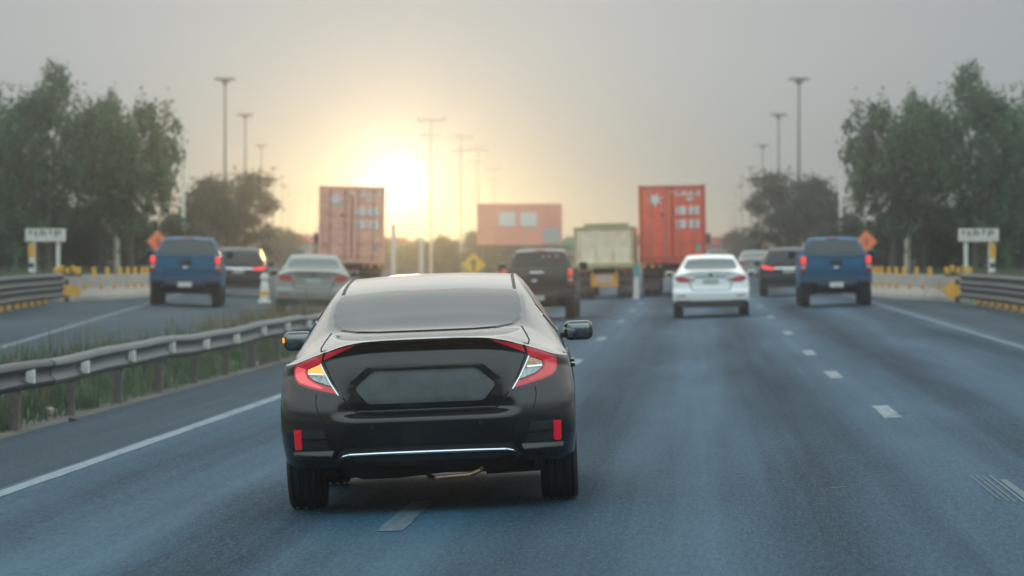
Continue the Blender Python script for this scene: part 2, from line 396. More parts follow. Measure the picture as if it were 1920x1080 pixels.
# --- painted markings (sheets 4 mm above the asphalt)
def quad_strip(name, pts_l, pts_r, mat):
    rows = [[l, r] for l, r in zip(pts_l, pts_r)]
    return grid_obj(name, rows, mat)
def wob(y, a=.006): return a * (math.sin(y * 5.3) + math.sin(y * 13.7 + 1))
def line_right(name, x, w, y0, y1, mat, step=.35, a=.003):
    yy = np.arange(y0, y1, step if y1 - y0 < 100 else max(step, .5))
    L_ = [(x - w / 2 + wob(y, a), y, SL * (x - w / 2) + .004) for y in yy]; R_ = [(x + w / 2 + wob(y + 3, a), y, SL * (x + w / 2) + .004) for y in yy]
    return tag(quad_strip(name, L_, R_, mat), kind='structure')
line_right('edge_line', -5.18, .16, -10, 400, M['line'])
line_right('edge_line', 4.72, .15, -10, 400, M['line_worn'])
M1 = [24.3, 35.6, 46.9, 57.9, 73, 91, 107, 122, 138, 155]
for y in M1: line_right('lane_dash', -1.84, .16, y - 1.5, y + 1.5, M['line_worn'] if y < 30 else M['line'], .25)
for y in [36.7, 47.7, 57.9, 71.8, 88.8, 105, 122, 140, 158]:
    line_right('lane_dash', 1.66 + (.12 if y < 40 else 0), .16, y - 1.5, y + 1.5, M['line'], .25)
# the near dash on the right is worn down to separate strokes
for k, (dx, w, y0, y1) in enumerate([(-.09, .012, 23.6, 26.2), (-.05, .010, 23.4, 26.3), (-.015, .012, 23.3, 26.3), (.035, .018, 23.3, 26.3), (.085, .05, 23.3, 25.6)]):
    line_right('lane_dash', 1.93 + dx, w, y0, y1, M['line_worn'], .25, .0)
def line_left(name, xm, w, y0, y1, mat):
    L_, R_ = [], []
    for y in np.arange(y0, y1, 1.0):
        a = mir(xm - w / 2, y, .004); b = mir(xm + w / 2, y, .004)
        L_.append(tuple(b)); R_.append(tuple(a))
    return tag(quad_strip(name, L_, R_, mat), kind='structure')
line_left('edge_line', 4.72, .15, 42, 300, M['line_worn'])
# short pale scuffs on the asphalt
sc = MB()
for _ in range(46):
    y = rng.uniform(25, 52); x = rng.uniform(-3.6, 3.6)
    if -2.9 < x < -.4 and y < 31: continue
    w, l = rng.uniform(.03, .13), rng.uniform(.02, .06)
    sc.box((x, y, SL * x + .002), (w, l, .003), Matrix.Rotation(rng.uniform(-.2, .2), 3, 'Z') @ Matrix.Rotation(-math.atan(SL), 3, 'Y'))
tag(sc.build('road_scuff', M['line_worn']), kind='stuff')
# traffic island where the two roads run side by side
isl = []
for v in list(range(152, 300, 8)) + [320, 360, 420, 500, 600]:
    hw = .042 * (v - 150) + .05
    row = []
    for k in (-1, -.98, -.5, 0, .5, .98, 1):
        u = k * hw; x, y = xy_of(u, v); zg = ground_z(u, v); row.append((x, y, zg + (.12 if abs(k) < 1 else -.05)))
    isl.append(row)
tag(grid_obj('traffic_island', isl, M['verge']), kind='structure')

# ------------------------------------------------------------------ car shells
def pchip(xs, ys):
    xs = np.array(xs, float); ys = np.array(ys, float); h = np.diff(xs); d = np.diff(ys) / h
    m = np.zeros(len(xs)); m[0], m[-1] = d[0], d[-1]
    for i in range(1, len(xs) - 1):
        if d[i - 1] * d[i] > 0:
            w1 = 2 * h[i] + h[i - 1]; w2 = h[i] + 2 * h[i - 1]; m[i] = (w1 + w2) / (w1 / d[i - 1] + w2 / d[i])
    def f(x):
        x = min(max(x, xs[0]), xs[-1]); i = min(max(int(np.searchsorted(xs, x)) - 1, 0), len(h) - 1)
        t = (x - xs[i]) / h[i]; t2, t3 = t * t, t * t * t
        return float((2 * t3 - 3 * t2 + 1) * ys[i] + (t3 - 2 * t2 + t) * h[i] * m[i] + (-2 * t3 + 3 * t2) * ys[i + 1] + (t3 - t2) * h[i] * m[i + 1])
    return f
def sstep(a, b, x):
    t = clamp((x - a) / (b - a), 0, 1); return t * t * (3 - 2 * t)
class Shell:
    """a car body: lower shell lofted round the plan outline, upper shell lofted along the roof line"""
    def __init__(s, P):
        s.P = P
        s.prof = pchip(*zip(*P['prof'])); s.wz = pchip(*zip(*P['wz'])); s.zl = pchip(*zip(*P['zlip'])); s.belt = pchip(*zip(*P['belt']))
        st = P['st']; y = [r[0] for r in st]
        s.prof_o = pchip(*zip(*P['prof_o'])) if 'prof_o' in P else None
        s.zc, s.xr, s.zr = (pchip(y, [r[k] for r in st]) for k in (1, 2, 3))
        s.L = P['L']; s.R = P['R']; s.n = P['n']; s.nose = P.get('nose', .75)
        rear, yw = P['wheels']; s.yw = (rear, yw)
        s._edge()
    def zlip(s, X): return s.zl(abs(X))
    def surf(s, X, Z):
        a = min(abs(X) / s.wz(Z), .9999)
        y = s.prof(Z)
        if s.prof_o:
            k0 = sstep(.44, .62, abs(X)); y = y * (1 - k0) + s.prof_o(Z) * k0
        y += s.R * (1 - (1 - a ** s.n) ** (1 / s.n))
        k = s.P.get('lip', 0)
        if k:
            d = max(s.zlip(X) - Z, 0); w = 1 - .75 * sstep(.38, .62, abs(X))
            y -= k * w * (1 - sstep(.003, s.P.get('lipw', .06), d))
        return y
    def rear(s, X, Z): return Vector((X, s.surf(X, Z), Z))
    def col_pt(s, c, v):
        kind, t = c
        if kind == 'r':
            q = math.sin(t * math.pi / 2) ** (2 / s.n)
            zt, zb = s.zlip(q * s.P['wedge']), s.P['zb']
            if q > .9: zb += (s.P['zb_c'] - s.P['zb']) * sstep(.9, 1, q)
            Z = zb + (zt - zb) * v; X = q * s.wz(Z) * .9999
            return Vector((X, s.surf(X, Z), Z))
        y_end = s.L - s.nose
        if kind == 's':
            Y0 = .5; Ya = Y0 + (y_end - Y0) * t
            zb = s.P['sill'] if t > .03 else s.P['zb_c']
            for yw in s.yw:
                d = abs(Ya - yw); ra = s.P['arch']
                if d < ra: zb = max(zb, s.P['wr'] + math.sqrt(ra * ra - d * d))
            zt = s.belt(Ya); Z = zb + (zt - zb) * v
            Ys = s.surf(.9999 * s.wz(Z), Z); Y = Ys + (y_end - Ys) * t
            return Vector((s.wz(Z), Y, Z))
        b = t * math.pi / 2; zb = s.P['sill']; zt = s.belt(y_end + s.nose * math.sin(b) ** .9)
        Z = zb + (zt - zb) * v
        return Vector((s.wz(Z) * max(math.cos(b), 0) ** .85, y_end + s.nose * math.sin(b) ** .9 * (1 - .12 * (abs(v - .45) * 2) ** 2), Z))
    def cols(s, nr, ns, nf):
        c = [('r', i / nr) for i in range(nr)] + [('s', i / ns) for i in range(ns)] + [('f', i / nf) for i in range(nf + 1)]
        return c
    def _edge(s):
        pts = [s.col_pt(c, 1.0) for c in s.cols(60, 60, 20)]
        s.edge = pts
        s.ex = [p.x for p in pts[:60]]; s.ey_r = [p.y for p in pts[:60]]
        s.eY = [p.y for p in pts]; s.eX = [p.x for p in pts]; s.eZ = [p.z for p in pts]
        s.xmax = max(s.ex)
    def Ye(s, X): return float(np.interp(abs(X), s.ex, s.ey_r))
    def xs(s, y):
        i0 = 58
        return float(np.interp(y, s.eY[i0:], s.eX[i0:])) if y > s.eY[i0] else s.eX[i0]
    def zs(s, y):
        i0 = 58
        return float(np.interp(y, s.eY[i0:], s.eZ[i0:])) if y > s.eY[i0] else s.eZ[i0]
    def sect(s, X, y):
        """height of the upper shell at nominal station y"""
        xr, zr, zc, xs, zs = s.xr(y), s.zr(y), s.zc(y), s.xs(y), s.zs(y); a = abs(X)
        b = sstep(0, .18, y)
        if a <= xr: z = zc + (zr - zc) * (a / xr) ** 2
        else:
            t = min((a - xr) / max(xs - xr, .01), 1); z = zr + (zs - zr) * t ** (1 + .18 * b)
        if b < 1: z = (1 - b) * (s.zlip(a) + .02 * b) + b * z
        return z
    def ynom(s, X, Y):
        e = s.Ye(X); return (Y - e) / (1 - e) if Y < 1 else Y
    def top(s, X, Y): return Vector((X, Y, s.sect(X, max(s.ynom(X, Y), 0))))
    def side(s, sg, Y, t):
        """greenhouse side: t=0 at the roof edge, 1 at the shoulder"""
        xr, xs = s.xr(Y), s.xs(Y); X = xr + (xs - xr) * t
        return Vector((sg * X, Y, s.sect(X, Y)))
    def flank(s, sg, Y, Z): return Vector((sg * s.wz(Z), Y, Z))
    def build(s, name, mat, parent, nr=60, ns=46, nf=14, nv=44, nx=12, nst=70):
        V, F = [], []
        C = s.cols(nr, ns, nf)
        for sg in (1, -1):
            o = len(V)
            for c in C:
                for k in range(nv + 1):
                    p = s.col_pt(c, k / nv); V.append((sg * p.x, p.y, p.z))
            for i in range(len(C) - 1):
                for k in range(nv):
                    q = (o + i * (nv + 1) + k, o + (i + 1) * (nv + 1) + k, o + (i + 1) * (nv + 1) + k + 1, o + i * (nv + 1) + k + 1)
                    F.append(q if sg > 0 else q[::-1])
        yend = s.L - .02
        yy = [0, .01, .03, .06, .1, .15, .2] + list(np.linspace(.25, yend, nst))
        o = len(V); W = 4 * nx + 1
        for y in yy:
            xr, xs = s.xr(y), s.xs(y)
            if y < .2: xr = min(xr, xs * .9)
            half = [xr * i / nx for i in range(nx)] + [xr + (xs - xr) * i / nx for i in range(nx + 1)]
            for X in [-h for h in half[:0:-1]] + half:
                Y = y + s.Ye(X) * (1 - y) if y < 1 else y
                V.append((X, Y, s.sect(X, y)))
        for i in range(len(yy) - 1):
            for k in range(W - 1):
                F.append((o + i * W + k, o + i * W + k + 1, o + (i + 1) * W + k + 1, o + (i + 1) * W + k))
        me = bpy.data.meshes.new(name); me.from_pydata(V, [], F)
        bm = bmesh.new(); bm.from_mesh(me)
        bmesh.ops.remove_doubles(bm, verts=bm.verts[:], dist=.0012)
        bmesh.ops.recalc_face_normals(bm, faces=bm.faces[:])
        bm.to_mesh(me); bm.free(); me.materials.append(mat)
        me.polygons.foreach_set('use_smooth', [True] * len(me.polygons)); me.set_sharp_from_angle(angle=rad(38))
        return link(bpy.data.objects.new(name, me), parent)
def patch(name, poly, fmap, off, thick, mat, parent, res=.03, flip=False):
    """a panel: a 2-D outline laid on a surface fmap(a,b), off proud of it and thick deep"""
    bm = bmesh.new()
    bm.faces.new([bm.verts.new((a, b, 0)) for a, b in poly]); bm.normal_update()
    bmesh.ops.triangulate(bm, faces=bm.faces[:])
    for ax in (0, 1):
        lo, hi = min(p[ax] for p in poly), max(p[ax] for p in poly)
        k = math.floor(lo / res) + 1
        while k * res < hi - 1e-6:
            no = (1, 0, 0) if ax == 0 else (0, 1, 0); co = (k * res + 1e-5, 0, 0) if ax == 0 else (0, k * res + 1e-5, 0)
            bmesh.ops.bisect_plane(bm, geom=bm.verts[:] + bm.edges[:] + bm.faces[:], plane_co=co, plane_no=no, dist=1e-6); k += 1
    e = 1e-3; base = {}
    for v in bm.verts:
        a, b = v.co.x, v.co.y; p = fmap(a, b)
        n = (fmap(a + e, b) - fmap(a - e, b)).cross(fmap(a, b + e) - fmap(a, b - e))
        n = n.normalized() if n.length > 1e-9 else Vector((0, -1, 0))
        if flip: n = -n
        base[v] = (p, n)
    bnd = [ed for ed in bm.edges if ed.is_boundary]
    low = {}
    for ed in bnd:
        for v in ed.verts:
            if v not in low:
                p, n = base[v]; low[v] = bm.verts.new(p + n * (off - thick))
    for ed in bnd: bm.faces.new((ed.verts[0], ed.verts[1], low[ed.verts[1]], low[ed.verts[0]]))
    for v, (p, n) in base.items(): v.co = p + n * off
    bmesh.ops.recalc_face_normals(bm, faces=bm.faces[:])
    me = bpy.data.meshes.new(name); bm.to_mesh(me); bm.free(); me.materials.append(mat)
    me.polygons.foreach_set('use_smooth', [True] * len(me.polygons)); me.set_sharp_from_angle(angle=rad(40))
    return link(bpy.data.objects.new(name, me), parent)
def ribbon(pts, w):
    """outline of a narrow strip along a 2-D polyline"""
    L_, R_ = [], []
    for i, (a, b) in enumerate(pts):
        p, q = pts[max(i - 1, 0)], pts[min(i + 1, len(pts) - 1)]
        d = math.hypot(q[0] - p[0], q[1] - p[1]) or 1; nx, ny = -(q[1] - p[1]) / d * w / 2, (q[0] - p[0]) / d * w / 2
        L_.append((a + nx, b + ny)); R_.append((a - nx, b - ny))
    return L_ + R_[::-1]
def smooth_poly(pts, it=2, keep=()):
    for _ in range(it):
        out = []
        n = len(pts)
        for i in range(n):
            a, b = pts[i], pts[(i + 1) % n]
            out += [(a[0] * .75 + b[0] * .25, a[1] * .75 + b[1] * .25), (a[0] * .25 + b[0] * .75, a[1] * .25 + b[1] * .75)]
        pts = out
    return pts
def mirx(poly): return [(-a, b) for a, b in poly][::-1]
def wheel(parent, x, y, r, w, sg, detail=False, rim='alloy'):
    """tyre with tread ribs, rim as its sub-part; sg is the outer side"""
    b = w / 2; pr = [(-b * .80, r * .70), (-b, r * .80), (-b * .98, r * .93), (-b * .86, r * .985)]
    if detail:
        for k in range(4):
            c = -b * .66 + b * 1.32 * k / 3
            pr += [(c - .014, r), (c - .012, r - .010), (c + .012, r - .010), (c + .014, r)] if k else [(c - .014, r), (c - .012, r - .010), (c + .012, r - .010), (c + .014, r)]
    else: pr += [(-b * .5, r), (b * .5, r)]
    pr += [(b * .86, r * .985), (b * .98, r * .93), (b, r * .80), (b * .80, r * .70)]
    t = MB().lathe(pr, (0, 0, 0), 'X', 56 if detail else 28).build('tyre', M['rubber'], parent, True)
    t.location = (x, y, r)
    m = MB(); m.lathe([(-b * .78, r * .2), (-b * .78, r * .70), (b * .5 * sg, r * .70), (b * .72 * sg, r * .66), (b * .62 * sg, r * .60), (b * .3 * sg, r * .55)], (0, 0, 0), 'X', 24)
    for k in range(5):
        a = 2 * math.pi * k / 5
        m.box((b * .5 * sg, math.cos(a) * r * .36, math.sin(a) * r * .36), (.03, r * .62, .055), Matrix.Rotation(a, 3, 'X'))
    m.cyl((0, 0, 0), (b * .6 * sg, 0, 0), r * .16)
    m.build('rim', M[rim], t, True)
    return t
# ------------------------------------------------------------------ the black sedan in front
HERO_PX, HERO_PY = 806, 962
def build_hero():
    O = ground_at(HERO_PX, HERO_PY)
    root = empty('sedan_car', O, label='glossy black four-door sedan straddling the lane line with its left indicator lit', cat='car')
    road_frame(root, O, rad(2.0), SL)
    P = dict(
        prof=[(.18, .20), (.30, .09), (.36, .055), (.44, .03), (.52, .012), (.585, .0), (.606, .004), (.625, .030), (.645, .068), (.66, .078), (.72, .060), (.80, .0605), (.86, .0635), (.92, .071), (.97, .081), (1.03, .10), (1.07, .105), (1.12, .095)],
        prof_o=[(.18, .20), (.30, .10), (.36, .07), (.44, .035), (.54, .012), (.60, .010), (.66, .0135), (.72, .026), (.80, .046), (.90, .068), (.97, .082), (1.03, .10), (1.07, .105), (1.12, .095)],
        wz=[(.18, .87), (.30, .925), (.40, .942), (.55, .957), (.70, .955), (.82, .942), (.92, .925), (1.0, .905), (1.12, .87)],
        zlip=[(0, 1.108), (.2, 1.107), (.38, 1.100), (.50, 1.082), (.62, 1.047), (.74, 1.008), (.84, .972), (.95, .955)],
        belt=[(.4, .957), (.9, .975), (1.6, .985), (2.6, .975), (3.4, .95), (3.9, .91), (4.3, .85), (4.66, .74)],
        st=[(0, 1.108, .42, 1.100), (.15, 1.120, .50, 1.108), (.35, 1.133, .58, 1.120), (.60, 1.150, .635, 1.145), (.9, 1.250, .645, 1.228), (1.3, 1.392, .632, 1.366), (1.6, 1.458, .605, 1.432), (2.0, 1.500, .585, 1.474), (2.4, 1.514, .575, 1.490), (2.8, 1.502, .572, 1.478), (3.15, 1.45, .585, 1.425), (3.5, 1.30, .63, 1.275), (3.9, 1.06, .70, 1.04), (4.2, .99, .70, .965), (4.45, .91, .62, .89), (4.66, .76, .4, .75)],
        L=4.66, R=.46, n=2.7, lip=.085, lipw=.075, wedge=.905, zb=.30, zb_c=.335, sill=.22, wheels=(.98, 3.66), arch=.375, wr=.33)
    S = Shell(P)
    S.build('body', M['paint_black'], root, nr=110, ns=60, nf=16, nv=110, nx=18, nst=110)
    F = S.rear
    # --- rear window and roof trim
    win = [(0, .60), (.30, .615), (.45, .66), (.555, .74), (.608, .86), (.622, .98), (.612, 1.15), (.592, 1.315), (.56, 1.345), (.3, 1.362), (0, 1.366)]
    win = win + [(-a, b) for a, b in win[-2:0:-1]]
    patch('window_seal', [(a * 1.018, (b - .98) * 1.03 + .98) for a, b in win], S.top, .003, .012, M['black_gloss'], root, .05)
    patch('rear_window', win, S.top, .006, .012, M['glass_dusty'], root, .05)
    for sg in (1, -1):
        ch = [(sg * .575, 1.40), (sg * .568, 1.6), (sg * .555, 2.0), (sg * .55, 2.6), (sg * .56, 3.1)]
        patch('roof_channel', ribbon(ch, .022), S.top, .002, .006, M['black_trim'], root, .08)
    # --- lights: outlines in the (x, z) plane of the tail
    outer = [(.415, 1.092), (.50, 1.074), (.62, 1.040), (.74, 1.001), (.828, .968), (.853, .952), (.858, .90), (.850, .862), (.826, .828), (.76, .802), (.66, .778), (.555, .758), (.525, .748), (.545, .785), (.600, .858), (.648, .928), (.655, .962), (.628, .992), (.56, 1.038), (.49, 1.066)]
    red = [(.432, 1.088), (.52, 1.068), (.63, 1.035), (.74, .998), (.822, .964), (.838, .945), (.838, .90), (.829, .868), (.808, .842), (.745, .818), (.66, .796), (.562, .772), (.588, .816), (.625, .823), (.700, .852), (.742, .882), (.755, .916), (.750, .938), (.668, .972), (.648, .990), (.565, 1.030), (.495, 1.062)]
    bar = [(.762, .940), (.812, .956), (.828, .938), (.828, .902), (.818, .872), (.798, .851), (.735, .828), (.66, .808), (.65, .818), (.712, .848), (.752, .878), (.765, .912)]
    clear = [(.664, .965), (.742, .932), (.747, .914), (.735, .886), (.696, .859), (.62, .831), (.597, .828)]
    amber = [(.664, .965), (.742, .932), (.747, .914), (.741, .900), (.636, .893)]
    for sg in (1, -1):
        mk = (lambda q: q) if sg > 0 else mirx
        tl = patch('tail_light', mk(outer), F, .004, .02, M['black_gloss'], root, .03)
        tag(tl, 'left tail light with its amber indicator lit' if sg < 0 else 'right tail light with its indicator off')
        patch('lens', mk(red), F, .010, .012, M['red_lens'], tl, .02)
        patch('light_bar', mk(bar), F, .013, .008, M['red_pale'] if sg < 0 else M['red_lens_lit'], tl, .02)
        patch('reversing_light', mk(clear), F, .011, .012, M['clear_lens'], tl, .02)
        patch('indicator', mk(amber), F, .0145, .008, M['amber_lit'] if sg < 0 else M['amber_off'], tl, .015)
        patch('divider', mk(ribbon([(.648, .900), (.742, .905)], .012)), F, .017, .008, M['chrome'], tl, .03)
        patch('lens_edge', mk(ribbon([(.555, .765), (.600, .838), (.640, .918), (.664, .972)], .007)), F, .013, .01, M['chrome'], tl, .03)
        patch('lens_gap', mk(ribbon([(.632, 1.040), (.645, 1.015), (.650, .985)], .014)), F, .0125, .01, M['gap'], tl, .03)
        patch('panel_gap', mk(ribbon([(.642, .97), (.600, .87), (.545, .775), (.505, .715), (.475, .668), (.44, .651)], .009)), F, .002, .006, M['gap'], root, .03)
        # trunk shut line running from the lamp forward over the wing
        sh = [(.635, .075 + S.Ye(.635)), (.665, .25), (.672, .36), (.655, .50), (.632, .62), (.622, .70)]
        patch('panel_gap', mk(ribbon(sh, .009)), S.top, .002, .006, M['gap'], root, .04)
        patch('panel_gap', mk(ribbon([(.70, .775), (.705, .72), (.69, .655), (.66, .60)], .005)), F, .0015, .006, M['gap'], root, .04)
        # dummy vent with its red reflector
        pod = smooth_poly([(.55, .425), (.60, .345), (.845, .345), (.880, .40), (.872, .575), (.60, .572), (.55, .53)], 1)
        v = patch('corner_vent', mk(pod), F, .004, .02, M['black_gloss'], root, .03)
        patch('vent_blade', mk(ribbon([(.60, .492), (.70, .494), (.80, .498)], .012)), F, .016, .014, M['black_gloss'], v, .04)
        patch('vent_mesh', mk([(.63, .425), (.80, .425), (.80, .555), (.66, .552)]), F, .007, .006, M['black_trim'], v, .04)
        patch('vent_scoop', mk([(.615, .425), (.598, .405), (.612, .380), (.645, .364), (.835, .364), (.858, .378), (.864, .405), (.862, .424)]),
              lambda a, b: S.rear(a, b) + Vector((0, -.035 * sstep(.425, .37, b), 0)), .006, .012, M['paint_black'], v, .012)
        patch('reflector', mk([(.800, .436), (.806, .430), (.838, .430), (.845, .436), (.847, .548), (.842, .554), (.810, .554), (.803, .548)]), F, .016, .02, M['reflector'], v, .03)
        patch('parking_sensor', mk([(.345 + .013 * math.cos(k * .628), .558 + .013 * math.sin(k * .628)) for k in range(10)]), F, .004, .006, M['black_trim'], root, .05)
    # --- blanked plate recess in the trunk lid
    rim_ = [(.325, .955), (.36, .945), (.485, .838), (.492, .800), (.41, .690), (.37, .676)]
    inn = [(.315, .918), (.34, .910), (.440, .815), (.440, .790), (.375, .712), (.35, .704)]
    full = lambda h: h + [(-a, b) for a, b in h[::-1]]
    def hood(a, b): return S.rear(a, b) + Vector((0, -.020 * sstep(.83, .95, b), 0))
    ring = [(-.325, .955)] + rim_[:3] + [(.440, .815), (.34, .910), (.315, .918)] + [(-.315, .918), (-.34, .910), (-.440, .815), (-.485, .838), (-.36, .945)]
    pl = patch('plate_recess', full(inn), F, .003, .006, M['plate_blank'], root, .03)
    patch('plate_hood', ring, hood, .006, .02, M['black_gloss'], pl, .03)
    sill_ = [(-.49, .80), (-.440, .79), (-.375, .712), (-.35, .704), (.35, .704), (.375, .712), (.440, .79), (.49, .80), (.41, .690), (.37, .674), (-.37, .674), (-.41, .690)]
    patch('plate_sill', sill_, F, .005, .01, M['black_gloss'], pl, .03)
    patch('panel_gap', ribbon([(-.44, .651), (0, .649), (.44, .651)], .012), F, .003, .006, M['gap'], root, .04)
    # --- lower bumper
    lg = [(-.575, .405), (-.53, .432), (.53, .432), (.575, .405), (.60, .345), (.56, .335), (-.56, .335), (-.60, .345)]
    lv = patch('lower_grille', lg, F, .004, .012, M['black_trim'], root, .03)
    cs = [(-.565, .362), (-.545, .374), (-.50, .383), (-.3, .387), (0, .388), (.3, .387), (.50, .383), (.545, .374), (.565, .362)]
    MB().tube([S.rear(a, b) + Vector((0, -.012, 0)) for a, b in cs], [.004, .010, .013, .013, .013, .013, .013, .010, .004], 12).build('chrome_strip', M['chrome'], lv, True)
    patch('grille_edge', ribbon([(-.60, .352), (-.575, .408), (-.532, .435), (.532, .435), (.575, .408), (.60, .352)], .007), F, .008, .008, M['black_gloss'], lv, .04)
    patch('third_brake_light', [(-.14, 1.342), (.14, 1.342), (.14, 1.356), (-.14, 1.356)], S.top, .0065, .004, M['tail_dim'], root, .05)
    # --- sides
    for sg in (1, -1):
        t = [(1.35, .30), (1.75, .16), (2.3, .10), (3.0, .10), (3.55, .22), (3.72, .72), (3.3, .74), (2.4, .75), (1.6, .74), (1.40, .58)]
        g = patch('side_window', t, lambda a, b, sg=sg: S.side(sg, a, b), .004, .01, M['glass'], root, .08, flip=sg > 0)
        patch('window_trim', ribbon([(1.33, .45), (1.40, .64), (1.6, .79), (2.4, .80), (3.3, .79), (3.74, .77)], .05), lambda a, b, sg=sg: S.side(sg, a, b), .007, .01, M['chrome'], g, .08, flip=sg > 0)
        for y0 in (1.62, 2.65):
            h = MB().box((sg * .948, y0, .865), (.03, .20, .03), bev=.01).build('door_handle', M['paint_black'], root, True)
        for yl in (1.42, 2.45, 3.42):
            patch('panel_gap', ribbon([(yl, .95), (yl + .01, .6), (yl + .04, .27)], .007), lambda a, b, sg=sg: S.flank(sg, a, b), .0015, .006, M['gap'], root, .06, flip=sg < 0)
        # door mirror
        mb = MB(); mb.box((sg * .998, 2.92, 1.068), (.205, .10, .138), bev=.045, seg=4)
        mb.prism([(sg * .87, 1.02), (sg * .96, 1.015), (sg * .97, 1.045), (sg * .87, 1.06)], 2.91, 2.97)
        mi = mb.build('door_mirror', M['black_gloss'], root, True)
        MB().box((sg * .998, 2.868, 1.068), (.158, .008, .098), bev=.003).build('mirror_glass', M['mirror'], mi, True)
        if sg < 0: MB().box((-1.099, 2.885, 1.078), (.014, .05, .036), bev=.004).build('side_indicator', M['amber_lit'], mi, True)
    # --- wheels and underside
    for sg in (1, -1):
        for y in (.98, 3.66): wheel(root, sg * .83, y, .328, .245, sg, detail=True)
    ub = MB(); ub.box((0, 2.3, .33), (1.36, 4.2, .16)); ub.box((-.28, .42, .30), (.62, .44, .14), bev=.03); ub.box((0, .98, .30), (1.2, .12, .12), bev=.03)
    ub.box((0, .36, .34), (1.3, .3, .10)); ub.box((.80, 1.0, .50), (.26, .8, .3)); ub.box((-.80, 1.0, .50), (.26, .8, .3)); ub.box((.80, 3.66, .5), (.26, .75, .3)); ub.box((-.80, 3.66, .5), (.26, .75, .3))
    ub.build('underbody', M['underbody'], root)
    mf = MB(); mf.cyl((.36, .42, .285), (.72, .42, .295), .075, .075, 18); mf.build('muffler', M['muffler'], root, True)
    ep = MB(); ep.tube([(-.02, .60, .205), (.0, .30, .212), (.05, .085, .218), (.26, .075, .230), (.33, .08, .255), (.36, .15, .30)], .015, 10); ep.build('exhaust_pipe', M['steel'], root, True)
    dv = MB(); dv.prism([(-.56, .345), (.56, .345), (.52, .27), (.42, .245), (.10, .25), (-.20, .225), (-.42, .225), (-.52, .26)], .09, .20); dv.build('diffuser', M['underbody'], root)
    return root
HERO = build_hero()
# ------------------------------------------------------------------ other vehicles
def on_right(root, px, d, ang=0.0):
    p = at(px, 500, d); road_frame(root, R2(p.x, p.y), ang, SL * .45); return root
def on_left(root, px_mirror, d, ang=0.0):
    p = at(px_mirror, 500, d); road_frame(root, mir(p.x, p.y), 2 * PHI - ang, -SL * .45); return root

